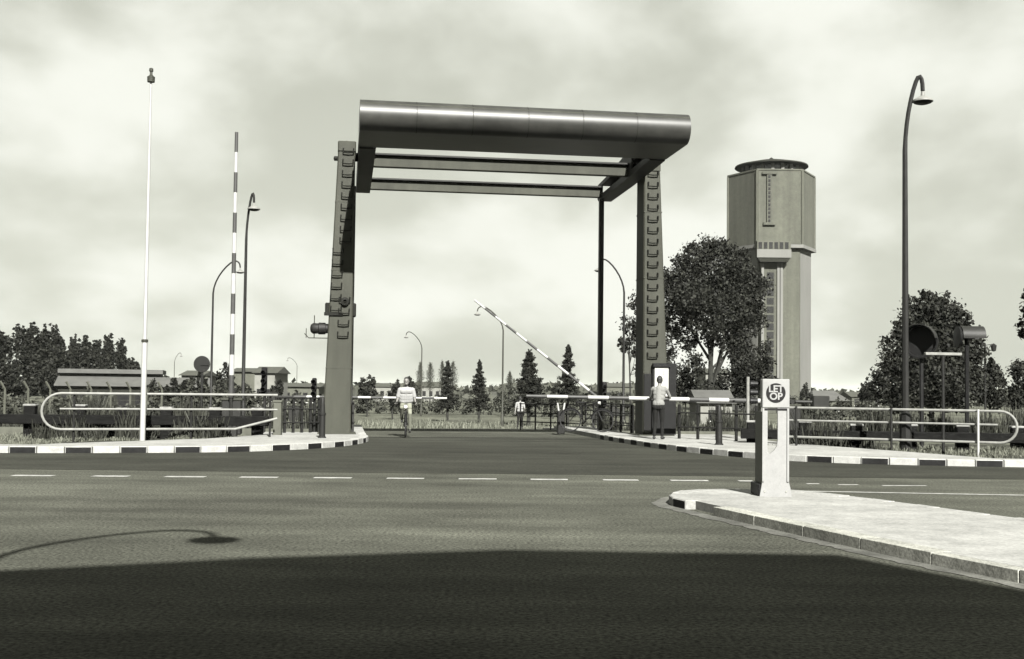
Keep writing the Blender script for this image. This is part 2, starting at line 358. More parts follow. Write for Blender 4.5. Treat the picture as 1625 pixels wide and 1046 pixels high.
def kerb_r(path, parent, L, pick):
    ps = walk(path, L)
    for i, (a, b) in enumerate(zip(ps, ps[1:])):
        d = b-a; c = (a+b)/2; ang = math.atan2(d.y, d.x)+math.pi
        link('kerb_stone', pick(i, c), parent, (c.x, c.y, random.uniform(-.006, .006)), (0, 0, ang+random.uniform(-.008, .008)))
kerb_r(ip, isl, 1.0, lambda i, c: st_long[i % 2])
kerb_r(ip2, isl, .4, lambda i, c: st_short_b if i in (0, 2) else st_short)
gut = inset(ip+ip2[1:30], .0); gu2 = []
_all = ip+ip2[1:30]
for k_, v_ in enumerate(_all):
    f_ = min(1, k_/len(ip)); wg = .11+.10*f_
    t_ = (_all[min(k_+1, len(_all)-1)]-_all[max(k_-1, 0)]).normalized(); gu2.append(v_+Vector((-t_.y, t_.x, 0))*wg*(1+.03*math.sin(k_*.37)))
r = MB(); ng = len(gut); r.add([(v.x, v.y, .005) for v in gut]+[(v.x+random.uniform(-.03, .03), v.y, .005) for v in gu2], [(k, k+1, ng+k+1, ng+k) for k in range(ng-1)])
tag(r.build('gutter', M['gutter']), kind='structure')
# ================================================================== BRIDGE
br_ = thing('drawbridge', 'steel drawbridge portal with two tapering posts and an overhead counterweight beam', 'drawbridge', B(0, 0, 0), YAW)
def post_(uc, ztop, inner):
    """tapering hollow post; outer edge slopes, inner edge upright; inner=+1 when the road is at +u"""
    p = MB(); ho, hi = .42, .40
    def ring(z, t):
        o = ho-.33*t; i = hi; v0, v1 = -.5+.06*t, .5-.06*t
        a, b = ((-o, i) if inner > 0 else (-i, o))
        c = .035
        return [(uc+x, y, z) for x, y in ((a+c, v0), (b-c, v0), (b, v0+c), (b, v1-c), (b-c, v1), (a+c, v1), (a, v1-c), (a, v0+c))]
    zs = [.135, .5, 2, 4, 6, ztop-.32]; vs = []
    for z in zs: vs += ring(z, (z-.135)/(ztop-.135))
    n = 8; fs = [(i*n+k, i*n+(k+1) % n, (i+1)*n+(k+1) % n, (i+1)*n+k) for i in range(len(zs)-1) for k in range(n)]+[tuple(range(7, -1, -1)), tuple(range((len(zs)-1)*n, len(zs)*n))]
    p.add(vs, fs); o = p.build('post', M['steel'], br_)
    c = MB(); t = 1; o_ = ho-.33; a, b = ((-o_-.02, hi+.02) if inner > 0 else (-hi-.02, o_+.02))
    c.box(uc+a, uc+b, -.47, .47, ztop-.318, ztop, .03); c.tube([(uc+(a+b)/2, 0, ztop), (uc+(a+b)/2, 0, ztop+.09)], .05, 8)
    c.build('cap', M['steel'], o)
    for zb_ in (2.05, 4.9, 6.9):
        tt = (zb_-.135)/(ztop-.135); oo = ho-.33*tt+.006; a2, b2 = ((-oo, hi+.006) if inner > 0 else (-hi-.006, oo)); vv = .5-.06*tt+.006
        bnd = MB(); bnd.box(uc+a2, uc+b2, -vv, vv, zb_-.018, zb_+.018); bnd.build('joint_band', M['steel'], o)
    f = MB(); f.box(uc-.55, uc+.55, -.62, .62, .12, .175, .01); f.build('foot_plate', M['steel'], o)
    return o
zl, zr = 8.68, 8.45
UL, UR = -4.8, 4.68
pl = post_(UL, zl, 1); pr = post_(UR, zr, -1)
def rung_mesh(w=.30, d=.075):
    m = MB(); m.tube([(-w/2, 0, .10), (-w/2, -d, .09), (-w/2, -d, -.03), (0, -d, -.04), (w/2, -d, -.03), (w/2, -d, .09), (w/2, 0, .10)], .021, 5); return m
rm = rung_mesh().build('rung', M['rung'], pl); rme = rm.data
def rung(parent, u, z, ztop): return link('rung', rme, parent, (u, -.5+.06*(z/ztop)-.0, z))
bpy.data.objects.remove(rm)
for k in range(9): rung(pl, UL+.20-.02*k*.3, 8.36-k*.327, zl)
for k in range(5): rung(pl, UL-.05-.01*k, 5.42-k*.335, zl)
for k in range(4): rung(pl, UL+.16-.01*k, 4.0-k*.335, zl)
rung(pl, UL-.08, 3.74, zl)
for k in range(17): rung(pr, UR-.13, 8.05-k*.345, zr)
# bolts, collars and small fittings on the left post
fx = MB(); fx.box(UL-.40, UL-.25, -.30, .0, 3.62, 3.95, .03); fx.build('bracket', M['rung'], pl)
fx = MB(); fx.box(UL+.38, UL+.50, -.30, .0, 3.55, 3.95, .03); fx.build('bracket', M['rung'], pl)
fx = MB(); fx.lathe([(.0, 0), (.12, 0), (.12, -.09), (.05, -.10), (.05, -.04), (0, -.04)], 14, (UL+.17, -.48, 3.98), axis='y'); fx.build('hand_wheel', M['rung'], pl)
fx = MB(); fx.box(UL-.42, UL+.12, -.53, -.46, 3.56, 3.66, .01); fx.build('bracket', M['rung'], pl)
fx = MB(); fx.lathe([(.02, 0), (.07, 0), (.07, -.12), (.02, -.14)], 10, (UL-.09, -.2, 8.2), axis='x'); fx.build('bolt', M['rung'], pl)
# siren lamp drum to the left of the left post
sr = MB(); sr.lathe([(.14, 0), (.14, -.10), (.17, -.11), (.175, -.30), (.15, -.32), (.16, -.46), (.11, -.53), (.04, -.55)], 16, (UL-.27, -.1, 3.2), axis='x')
siren = sr.build('siren_drum', M['iron'], pl, True)
fx = MB(); fx.tube([(UL-.29, -.1, 2.92), (UL-.86, -.1, 2.92), (UL-.98, -.1, 3.05)], .015, 5); fx.tube([(UL-.7, -.1, 2.92), (UL-.7, -.1, 3.58)], .015, 5); fx.tube([(UL-.93, -.1, 2.92), (UL-.93, -.1, 3.2)], .012, 5); fx.build('cage', M['lamp_grey'], siren)
# counterweight: bull-nosed steel box
cw = MB(); rr = .40; zc_ = 8.47; pr_ = []
for k in range(13):
    a = R(90+k*15); pr_.append((-4.65+rr*math.cos(a)*.95, zc_+rr*math.sin(a)))
pr_ += [(-2.62, zc_-rr), (-2.55, zc_-rr+.06), (-2.55, zc_+rr-.06), (-2.62, zc_+rr)]
# split the nose into fine rows so that it shades round
fine = []
for k in range(37):
    a = R(90+k*5); fine.append((-4.65+rr*math.cos(a)*.95, zc_+rr*math.sin(a)))
pr_ = fine+pr_[13:]
cw.prism(pr_, -4.34, 4.34, 'yz'); cwo = cw.build('counterweight', M['beam_steel'], br_, True)
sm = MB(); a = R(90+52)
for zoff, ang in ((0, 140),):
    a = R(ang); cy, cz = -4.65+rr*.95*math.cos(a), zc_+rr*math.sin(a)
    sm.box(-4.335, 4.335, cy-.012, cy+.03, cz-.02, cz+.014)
sm.build('seam_highlight', M['steel'], cwo)  # paler steel on this seam paints the highlight line along the nose
for k in range(5):
    x = -4.34+8.68*(k+1)/6; sj = MB(); arc = [(-4.65+(rr+.004)*.95*math.cos(R(90+j*10)), zc_+(rr+.004)*math.sin(R(90+j*10))) for j in range(19)]
    for (y0_, z0_), (y1_, z1_) in zip(arc, arc[1:]): sj.add([(x-.007, y0_, z0_), (x+.007, y0_, z0_), (x+.007, y1_, z1_), (x-.007, y1_, z1_)], [(0, 1, 2, 3)])
    sj.build('plate_joint', M['rung'], cwo)
# balance arms with lightening holes
for s in (-1, 1):
    outline = [(-2.6, 8.06), (-2.6, 8.86), (-1.2, 8.84), (.6, 8.72), (2.4, 8.55), (4.15, 8.46), (4.2, 8.40), (4.2, 8.0), (4.1, 7.95), (1.0, 7.97)]
    ui, uo = s*3.86, s*4.32
    am = MB()
    for ua, ub in ((uo-s*.035, uo),): am.prism(outline, ua, ub, 'yz')
    # inner web with three openings: built as bars round the holes
    bars = [[(-2.6, 8.06), (-2.6, 8.86), (-2.05, 8.855), (-2.05, 8.045)], [(-2.05, 8.045), (-2.05, 8.20), (4.0, 8.09), (4.1, 7.95), (1.0, 7.97)],
            [(-2.05, 8.855), (-1.2, 8.84), (.6, 8.72), (2.4, 8.55), (4.15, 8.46), (4.1, 8.36), (2.4, 8.44), (.6, 8.60), (-1.2, 8.71), (-2.05, 8.725)],
            [(-.5, 8.17), (-.5, 8.70), (.75, 8.60), (.75, 8.15)], [(3.5, 8.10), (3.5, 8.40), (4.2, 8.40), (4.2, 8.0), (4.1, 7.95)]]
    for bpoly in bars: am.prism(bpoly, ui, ui+s*.035, 'yz')
    lo, hi = min(ui, uo)+.0, max(ui, uo)-.0
    am.prism([(-2.6, 8.06), (1.0, 7.972), (4.1, 7.952), (4.1, 7.925), (1.0, 7.945), (-2.6, 8.035)], lo+.003, hi-.003, 'yz')
    am.prism([(-2.6, 8.862), (-1.2, 8.842), (.6, 8.722), (2.4, 8.552), (4.15, 8.462), (4.15, 8.487), (2.4, 8.577), (.6, 8.747), (-1.2, 8.867), (-2.6, 8.887)], lo+.003, hi-.003, 'yz')
    ao = am.build('balance_arm', M['dark_steel'], br_)
    ax = MB(); ax.tube([(s*3.8, 0, 8.3), (s*(4.75 if s < 0 else 4.6), 0, 8.3)], .13, 14); ax.build('axle', M['rung'], ao, True)
    gpq = MB(); gpq.prism([(-.45, 8.14), (.7, 8.13), (.7, 8.62), (-.45, 8.72)], ui+s*.04, ui+s*.065, 'yz'); gpq.build('gusset', M['steel'], ao)
    # hanger rod from the arm's end to the deck
    hr = MB(); uh = 3.93 if s > 0 else -4.40
    hr.box(uh-.075, uh+.075, 3.78, 3.98, .1, 8.1, .012); hr.build('hanger_rod', M['dark_steel'], br_)
for (v, z0, z1) in ((0.0, 8.03, 8.36), (3.75, 7.99, 8.30)):
    cb = MB(); cb.box(-3.86, 3.86, v-.12, v+.12, z0, z1, .01); co = cb.build('cross_beam', M['steel'], br_)
    fl = MB(); fl.box(-3.86, 3.86, v-.24, v+.24, z1+.001, z1+.05); fl.build('flange', M['dark_steel'], co)
# deck
dk = MB(); dk.box(-3.95, 3.14, .82, 8.15, -.42, .004); dk.build('deck', M['asphalt'], br_)
dk = MB(); dk.box(3.15, 4.4, .9, 8.15, -.2, .145, .01); dk.build('deck_footway', M['concrete'], br_)
dk = MB(); dk.box(-4.4, -3.96, .9, 8.15, -.2, .145, .01); dk.build('deck_footway', M['concrete'], br_)
for v in (.8, 8.1):
    dk = MB(); dk.box(-3.94, 3.13, v-.06, v+.06, -.02, .012); dk.build('joint_plate', M['rung'], br_)
for s, u0 in ((1, 4.32), (-1, -4.32)):
    for k in range(6):
        rl = MB(); v = 1.1+k*1.38; rl.box(u0-.03, u0+.03, v-.03, v+.03, .14, 1.05); rl.build('railing_post', M['dark_steel'], br_)
    for z in (.45, .75, 1.04):
        rl = MB(); rl.tube([(u0, 1.0, z), (u0, 8.1, z)], .022, 6); rl.build('railing_bar', M['dark_steel'], br_)
# ================================================================== BARRIERS
def barrier(base, rz, ang, L, label, z_p=1.12, dirsign=1, thick=.075, seg=11):
    """pedestal at base, boom along local +x raised by ang"""
    t = thing('barrier', label, 'barrier', base, rz, 'striped boom barriers of the bridge')
    p = MB(); p.box(-.28, .28, .14, .62, 0, 1.0, .03); po = p.build('housing', M['dark_steel'], t)
    q = MB(); q.box(-.31, .31, .11, .65, .97, 1.05, .02); q.build('lid', M['lamp_grey'], po)
    bo = bpy.data.objects.new('boom', None)
    ax = MB(); ax.tube([(0, -.06, 0), (0, .4, 0)], .07, 12); ax.tube([(0, 0, 0), (-.9, .02, 0)], .05, 8); ax.box(-1.25, -.75, -.12, .14, -.19, .19, .02)
    bo = ax.build('boom', M['dark_steel'], t, False, (0, 0, z_p), (0, -ang, 0))
    sl = L/seg
    for k in range(seg):
        s = MB(); r0 = thick*(1-.35*k/seg); r1 = thick*(1-.35*(k+1)/seg); s.tube([(k*sl, 0, 0), ((k+1)*sl, 0, 0)], [r0, r1], 10)
        s.build('stripe', M['boom_dark'] if k % 2 == 0 else M['boom_white'], bo, True)
    return t
bL = at(367, 614, 33.2)
barrier((bL.x, bL.y, .1), YAW, R(90.0), 7.55, 'striped barrier boom raised upright beside the left post of the bridge', seg=13)
barrier(B(8.25, -1.9, .1), YAW+math.pi, R(.6), 7.75, 'lowered striped barrier boom reaching left in front of the right bridge post', seg=13)
fb = at(951, 636, 58)
barrier((fb.x, fb.y, gz(fb.x, fb.y)+.1), math.pi+R(4), R(37.5), 7.9, 'half raised striped barrier boom slanting across the far end of the bridge', seg=12, z_p=1.45)
fb = at(466, 640, 58)
barrier((fb.x, fb.y, gz(fb.x, fb.y)+.1), R(4), R(0), 7.6, 'lowered striped barrier boom behind the cyclist at the far end of the bridge', seg=12, z_p=1.45)
bp_ = B(.75, -1.95, 0)
# ================================================================== RAILS WITH ROUND ENDS
def loop_rail(px_end, px_in, pts_top, label, Y0, Y1, zt, zm, zb, sgn, posts):
    """three-bar tube rail whose outer end is a half circle (sgn -1: to the left)"""
    a = at(px_end, 650, Y0); b = at(px_in, 650, Y1); d = Vector((b.x-a.x, b.y-a.y, 0)); Lr = d.length
    t = thing('tube_railing', label, 'railing', (a.x, a.y, 0), math.atan2(d.y, d.x), 'pale tube railings with round ends')
    rad = (zt-zb)/2; top = MB(); pth = [(Lr, 0, zt)]
    for k in range(13):
        an = R(90+k*15); pth.append((rad+rad*math.cos(an), 0, (zt+zb)/2+rad*math.sin(an)))
    pth += [(Lr-1.1, 0, zb), (Lr, .0, zb+.28 if sgn < 0 else zb)]
    top.tube(pth, .032, 8); top.build('loop_bar', M['rail'], t, True)
    m = MB(); m.tube([(.42, 0, zm), (Lr, 0, zm)], .026, 8); m.build('middle_bar', M['rail'], t, True)
    for x, white in posts:
        p = MB(); p.tube([(x*Lr, .07, 0), (x*Lr, .07, zt+.04)], .028, 8); p.build('rail_post', M['mast_white'] if white else M['iron'], t, True)
    return t
loop_rail(66, 440, None, 'pale three-bar tube railing with rounded left end on the left pavement', 29.0, 31.2, 1.26, .87, .36, -1, [(.13, 0), (.62, 0), (.97, 0)])
loop_rail(1614, 1248, None, 'pale three-bar tube railing with rounded right end behind the white beacon', 27.2, 29.8, 1.10, .78, .36, 1, [(.155, 1), (.52, 0), (.95, 0)])
# ================================================================== LAMPS
def lamp(base, az, h, label, arm=1.75, m='iron', r=.075, shape='goose'):
    t = thing('street_lamp', label, 'street lamp', base, az, 'curved street lamps')
    k = h/8.6
    pts = [(0, 0, 0), (0, 0, .9*k), (0, 0, .95*k), (0, 0, 4*k), (0, 0, 6.9*k)]; rs = [r*1.7, r*1.6, r, r*.85, r*.7]
    for q in range(1, 9):
        a = q/8; pts.append((arm*.42*a**2.0, 0, 6.9*k+1.62*k*(1-(1-a)**1.6))); rs.append(r*.62)
    for q in range(1, 9):
        a = R(q*20); pts.append((arm*.42+arm*.29*(1-math.cos(a)) if False else arm*.42+arm*.58*math.sin(min(a, R(90)))*(1 if q <= 4 else 1), 0, 8.52*k-(.0 if q < 3 else (.03*(q-2)**1.55)*k))) if q <= 5 else None
        if q <= 5: rs.append(r*.55)
    pts = pts[:5]+[(arm*x_, 0, z_*k) for x_, z_ in ((.03, 7.2), (.10, 7.5), (.20, 7.78), (.33, 8.05), (.47, 8.28), (.62, 8.47), (.74, 8.57), (.85, 8.59), (.93, 8.53), (.98, 8.42), (1.0, 8.25))]; rs = rs[:5]+[r*.6]*11
    p = MB(); p.tube(pts, rs, 8); po = p.build('pole', M[m], t, True)
    hd = MB(); hd.lathe([(.02, .24), (.04, .23), (.05, .13), (.11, .10), (.245, .02), (.25, -.02), (.24, -.02)], 18, (arm, 0, 8.02*k)); ho = hd.build('lamp_head', M['rail'], po, True)
    gl = MB(); gl.lathe([(.225, -.021), (.21, -.05), (.12, -.08), (.02, -.08)], 16, (arm, 0, 8.02*k)); gl.build('reflector', M['black'], ho, True)
    return t
def lamp_at(px, pytop, Y, az, label, h=None, arm=1.75, m='iron', r=.075, basez=None):
    q = at(px, pytop, Y); z0 = gz(q.x, q.y) if basez is None else basez
    x = at(px, 660, Y).x
    return lamp((x, Y, z0), az, (q.z-z0)/.998, label, arm, m, r)
lamp_at(1437, 123, 28.6, R(-15), 'tall dark curved street lamp with white head at the right railing', arm=.42, basez=0, r=.085)
lamp_at(989, 412, 62, R(178), 'dark curved street lamp between the hanger rod and the right bridge post', arm=1.35)
lamp_at(797, 487, 87, R(180), 'grey curved street lamp in the middle beyond the bridge, left of the raised far boom', arm=1.95, m='lamp_grey')
lamp_at(668, 527, 124, R(180), 'small grey street lamp behind the cyclist', arm=1.7, m='lamp_grey')
lamp_at(470, 568, 242, R(180), 'tiny far street lamp just left of the left bridge post', arm=2.0, m='lamp_grey')
lamp_at(385, 308, 45.6, R(-25), 'dark street lamp seen end-on right of the raised boom', arm=.34)
lamp_at(334, 414, 66, R(2), 'dark curved street lamp reaching right behind the raised boom', arm=1.5)
lamp_at(275, 560, 214, R(0), 'tiny far street lamp right of the white mast', arm=1.2, m='lamp_grey')
lamp((-2.12, .90, 0), R(2), 8.6, 'street lamp standing left of the viewpoint, whose shadow lies on the road', arm=1.85)
# ================================================================== WHITE SIGNAL MAST
mb = at(226, 698, 29.6); mt_ = thing('signal_mast', 'very tall thin white mast with a small dark lamp on top', 'mast', (mb.x, mb.y, 0))
zt = at(240, 131, 29.6).z
p = MB(); p.tube([(0, 0, 0), (0, 0, 2.6), (0, 0, 2.62), (0, 0, zt*.62), (0, 0, zt)], [.07, .068, .05, .042, .026], 10); p.build('pole', M['mast_white'], mt_, True)
p = MB(); p.lathe([(.02, 0), (.095, .01), (.10, .14), (.06, .17), (.035, .20), (.035, .28), (.055, .29), (.05, .36), (.01, .38)], 12, (0, 0, zt)); p.build('mast_lamp', M['lamp_grey'], mt_, True)
p = MB(); p.lathe([(.071, 0), (.085, 0), (.085, .06), (.052, .07)], 12, (0, 0, 2.58)); p.build('collar', M['lamp_grey'], mt_)
# ================================================================== LET OP BEACON
bx = gp(1231, 788, KI); bt = thing('warning_beacon', 'white hollow traffic beacon lettered LET OP on the pavement island', 'traffic beacon', (bx.x, bx.y+.18, KI-.006), R(0))
wd = .345; hh = 1.555; yf = -.16
def round_poly(pts): return pts
fp = MB()                                                        # front plate: opening high on the left, curved foot
outer_l = [(-wd/2, .0)]
hz0, hz1 = .60, 1.17
nL = []
pts_open = [(-.105, hz1), (-.105, hz0-.02), (-.075, hz0-.035), (-.02, hz0+.01), (.02, hz0+.07), (.03, hz0+.16), (.03, hz1)]
# assemble as strips: lower body, left leg, right leg, head plate
fp.prism([(-wd/2-.035, 0), (wd/2+.045, 0), (wd/2+.03, .10), (wd/2, .22), (wd/2, hz0-.02), (.02, hz0+.07), (-.02, hz0+.01), (-.075, hz0-.035), (-.105, hz0-.02), (-wd/2, hz0-.02), (-wd/2, .20)], yf, yf+.03, 'xz')
fp.prism([(-wd/2, hz0-.0195), (-.105, hz0-.0195), (-.105, hz1), (-wd/2, hz1)], yf, yf+.03, 'xz')
fp.prism([(.02, hz0+.07), (wd/2, hz0-.0195), (wd/2, hz1), (.03, hz1), (.03, hz0+.16)], yf, yf+.03, 'xz')
fpo = fp.build('front_plate', M['box_white'], bt)
hd = MB(); hd.box(-wd/2-.004, wd/2+.012, yf-.012, yf+.12, hz1+.004, hh, .008); hdo = hd.build('sign_head', M['box_white'], bt)
rim = MB(); rim.box(wd/2-.022, wd/2+.004, yf-.018, yf-.001, .20, hz1-.002); rim.box(-wd/2-.004, -wd/2+.02, yf-.018, yf-.001, .20, hz1-.002); rim.build('edge_bead', M['box_white'], fpo)
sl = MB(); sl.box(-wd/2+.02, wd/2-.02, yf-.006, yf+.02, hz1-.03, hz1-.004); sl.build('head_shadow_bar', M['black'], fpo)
sp = MB(); sp.prism([(yf+.031, .17), (.32, .17), (.32, 1.12), (yf+.031, 1.12)], -wd/2+.003, -wd/2+.025, 'yz'); sp.build('side_plate', M['box_side'], bt)
bpz = MB(); bpz.prism([(wd/2-.025, 0), (wd/2-.003, 0), (wd/2-.003, 1.10), (wd/2-.025, 1.10)], yf+.031, yf+.13, 'xz'); bpz.build('side_plate', M['box_side'], bt)
bk = MB(); bk.prism([(-wd/2+.026, .0), (wd/2-.026, .0), (wd/2-.026, .5), (-wd/2+.026, .5)], .30, .32, 'xz'); bk.build('back_plate', M['box_side'], bt)
bs = MB(); bs.box(-wd/2-.05, wd/2-.03, yf+.035, .36, 0, .165, .012); bs.build('plinth', M['black'], bt)
rv_ = MB()
for x in (-wd/2+.03, wd/2-.03):
    for z in (.07,): rv_.lathe([(.0, 0), (.011, 0), (.011, -.008), (0, -.01)], 8, (x, yf, z), axis='y')
rv_.build('bolt', M['kerb_grey'], fpo)
dc = MB(); dc.lathe([(0, 0), (.128, 0), (.128, -.008), (0, -.008)], 40, (0.0, yf-.013, 1.372), axis='y'); dco = dc.build('disc', M['black'], hdo)
def text_mesh(body, size, m, name):
    cu = bpy.data.curves.new(name, 'FONT'); cu.body = body; cu.size = size; cu.align_x = 'CENTER'; cu.extrude = .002; cu.offset = .0035
    ob = bpy.data.objects.new(name, cu); C.objects.link(ob); dg = bpy.context.evaluated_depsgraph_get()
    me = bpy.data.meshes.new_from_object(ob.evaluated_get(dg)); bpy.data.objects.remove(ob); me.materials.clear(); me.materials.append(m); return me
for body, z, x in (('LET', 1.372, 0), ('OP', 1.272, 0)):
    link('lettering', text_mesh(body, .125 if body == 'LET' else .128, M['box_white'], 'lettering'), dco, (x, yf-.0245, z+.012), (R(90), 0, 0))
# ================================================================== TIMBER GUARD RAILS
def guard(x0, x1, y0, y1, label, n, zb, zt, ztop, skew=0):
    a = Vector((x0, y0, 0)); b = Vector((x1, y1, 0)); d = b-a; L = d.length
    t = thing('timber_guard_rail', label, 'guard rail', a, math.atan2(d.y, d.x), 'tarred timber guard rails along the canal')
    m = MB(); m.box(-.3, L+.3, -.09, .10, zb, zt, .015); m.build('beam', M['tar'], t)
    for k in range(n):
        x = L*k/(n-1)+random.uniform(-.08, .08); h = ztop+random.uniform(-.05, .04)
        p = MB(); p.box(x-.15, x+.15, .101, .38, -.4, h, .02); po = p.build('post', M['tar'], t)
        c = MB(); c.box(x-.17, x+.17, .09, .40, h+.001, h+.06, .015); c.build('post_cap', M['pale_wood'], po)
    return t
A = gp(-120, 700, 0); Bq = gp(425, 695, 0)
guard(-18.0, -7.0, 31.3, 32.3, 'black tarred timber guard rail with pale post caps behind the left railing', 10, .40, .66, .84)
guard(6.4, 17.0, 31.0, 29.4, 'black tarred timber guard rail with pale post caps behind the right railing', 9, .25, .50, .66)
# quay fences beside the bridge posts
def bar_fence(a, b, label, n, h, rails, m='iron', r=.035):
    a = Vector(a); b = Vector(b); d = b-a; L = d.length
    t = thing('bar_fence', label, 'fence', a, math.atan2(d.y, d.x))
    for k in range(n):
        x = L*k/(n-1); p = MB(); p.box(x-r, x+r, -r, r, 0, h, .006); p.build('fence_post', M[m], t)
    for z in rails:
        p = MB(); p.tube([(0, -.05, z), (L, -.05, z)], .022, 6); p.build('fence_bar', M[m], t)
    return t
fa = at(438, 660, 34.0); fbv = at(506, 660, 34.8)
bar_fence((fa.x, fa.y, .14), (fbv.x, fbv.y, .14), 'dark iron fence with upright bars left of the left bridge post', 6, 1.05, (.3, .7, 1.02))
fa = at(1078, 660, 33.2); fbv = at(1200, 660, 31.8)
bar_fence((fa.x, fa.y, .12), (fbv.x, fbv.y, .12), 'dark iron fence right of the right bridge post', 5, 1.0, (.36, .76))
fa = at(826, 660, 46); fbv = at(1005, 660, 42)
bar_fence((fa.x, fa.y, gz(fa.x, fa.y)), (fbv.x, fbv.y, gz(fbv.x, fbv.y)), 'thin dark fence beyond the canal under the lowered boom', 8, 1.1, (.35, .7, 1.05), r=.025)
# brick gate pier left of the dark fence
gp_ = at(441, 660, 32.6); t = thing('gate_pier', 'squat grey pier at the right end of the left railing', 'pier', (gp_.x, gp_.y, .13))
p = MB(); p.box(-.11, .11, -.11, .11, 0, .92, .01); p.build('shaft', M['box_side'], t); p = MB(); p.box(-.13, .13, -.13, .13, .921, .98, .01); p.build('cap', M['box_side'], t)
# ================================================================== BOLLARDS, SIGNS, SIGNALS
def bollard(px, py, Y, h, label):
    q = at(px, py, Y); t = thing('bollard', label, 'bollard', (q.x, q.y, .135), 0, 'dark iron bollards on the bridge pavements')
    p = MB(); p.lathe([(.115, 0), (.11, .03), (.085, .05), (.08, h*.55), (.062, h*.8), (.05, h*.96), (.02, h)], 14); p.build('shaft', M['iron'], t, True)
    c = MB(); c.lathe([(.085, h*.55), (.098, h*.56), (.098, h*.60), (.082, h*.61)], 14); c.build('collar', M['iron'], t)
bollard(511, 695, 31.05, 1.10, 'dark iron bollard in front of the left bridge post')
bollard(1141, 706, 29.6, 1.02, 'dark pointed iron bollard on the right pavement, left of the beacon')
def round_sign_back(px, py, Y, rad, label, basez=0.0):
    q = at(px, py, Y); t = thing('round_sign', label, 'sign', (q.x, q.y, basez))
    p = MB(); p.tube([(0, 0, 0), (0, 0, q.z-basez+rad*.8)], .05, 8); p.build('sign_post', M['iron'], t, True)
    d = MB(); d.lathe([(0, -.03), (rad, -.03), (rad*1.02, -.045), (rad*1.02, -.06), (rad, -.065), (0, -.065)], 28, (0, 0, q.z-basez), axis='y'); d.build('sign_disc', M['iron'], t)
    b = MB(); b.box(-rad*.1, rad*.85, -.1, -.067, q.z-basez-.05, q.z-basez+.05); b.build('sign_bracket', M['iron'], t)
round_sign_back(321, 578, 44.5, .31, 'dark back of a round traffic sign left of the raised boom', -.05)
def signal(px, pytop, Y, label, z0, h=1.0, side=1, pole='iron', w=.17):
    q = at(px, pytop, Y); t = thing('traffic_signal', label, 'traffic light', (q.x, q.y, z0), 0, 'traffic lights of the bridge'); zt = q.z-z0
    p = MB(); p.tube([(0, .0, 0), (0, .0, zt-.02)], .045, 8); p.build('pole', M[pole], t, True)
    b = MB(); b.box(-w/2+side*.0, w/2, -.16, -.046, zt-h, zt, .02); bo = b.build('housing', M['black'], t)
    for k in range(3):
        hd = MB(); zc = zt-h*(.2+.3*k); hd.lathe([(.05, 0), (.085, 0), (.085, -.02), (.075, -.17), (.068, -.17), (.06, -.02)], 12, (0, -.16, zc), axis='y'); hd.build('hood', M['black'], bo)
signal(421, 583, 36, 'dark traffic light standing between the raised boom and the left post', -.1, .85)
signal(500, 600, 35.4, 'slim dark traffic light beside the left bridge post', -.05, .6, w=.13)
signal(959, 606, 44, 'dark traffic light right of the hanger rod', -.1, .95)
q = at(1187, 598, 33); t = thing('traffic_signal', 'pale-posted side-on traffic light left of the beacon', 'traffic light', (q.x, q.y, .0), 0, 'traffic lights of the bridge'); zt = q.z
p = MB(); p.tube([(0, 0, 0), (0, 0, zt)], .045, 8); p.build('pole', M['rail'], t, True)
for k in range(3):
    hd = MB(); zc = zt-.2-.24*k; hd.lathe([(.04, .045), (.09, .06), (.09, .12), (.075, .27), (.07, .27), (.06, .1)], 12, (0, 0, zc), axis='x'); hd.build('hood', M['black'], t)
# information board on the right bridge post
q = B(UR+.12, -.66, 0); t = thing('notice_board', 'white notice board in a dark frame on the right bridge post', 'notice board', (q.x, q.y, 1.28), YAW)
def bx_(name, m, par, *a, c=.0):
    p = MB(); p.box(*a, c); return p.build(name, m, par)
bo = bx_('board', M['enamel'], t, -.21, .21, .0, .03, 0, .92)
bx_('frame', M['black'], t, -.27, .46, .032, .10, -1.1, 1.04)
bx_('frame', M['black'], t, -.27, .27, -.06, .03, .93, 1.03)
for (x, z) in ((-.1, .74), (.1, .74), (-.1, .54), (.1, .54)):
    bx_('pictogram', M['kerb_grey'], bo, x-.065, x+.065, -.004, -.001, z-.065, z+.065)
    bx_('pictogram', M['enamel'], bo, x-.03, x+.03, -.008, -.005, z-.03, z+.03)
for z in (.36, .28, .2): bx_('text_line', M['kerb_grey'], bo, -.16, .16, -.004, -.001, z-.012, z+.012)
bx_('post_door', M['black'], pr, UR-.38, UR-.16, -.535, -.508, .3, 2.0)
# T shaped sign on the right
q = gp(1497, 706, 0); q = at(1497, 700, 29.0); t = thing('name_sign', 'thin T shaped sign in front of the dark tree', 'sign', (q.x, q.y, 0), R(8)); zt = at(1497, 564, 29).z
p = MB(); p.tube([(0, 0, 0), (0, 0, zt)], .04, 8); p.build('sign_post', M['iron'], t, True)
p = MB(); p.box(-.48, .48, -.05, .05, zt, zt+.07, .008); p.build('sign_bar', M['rail'], t)
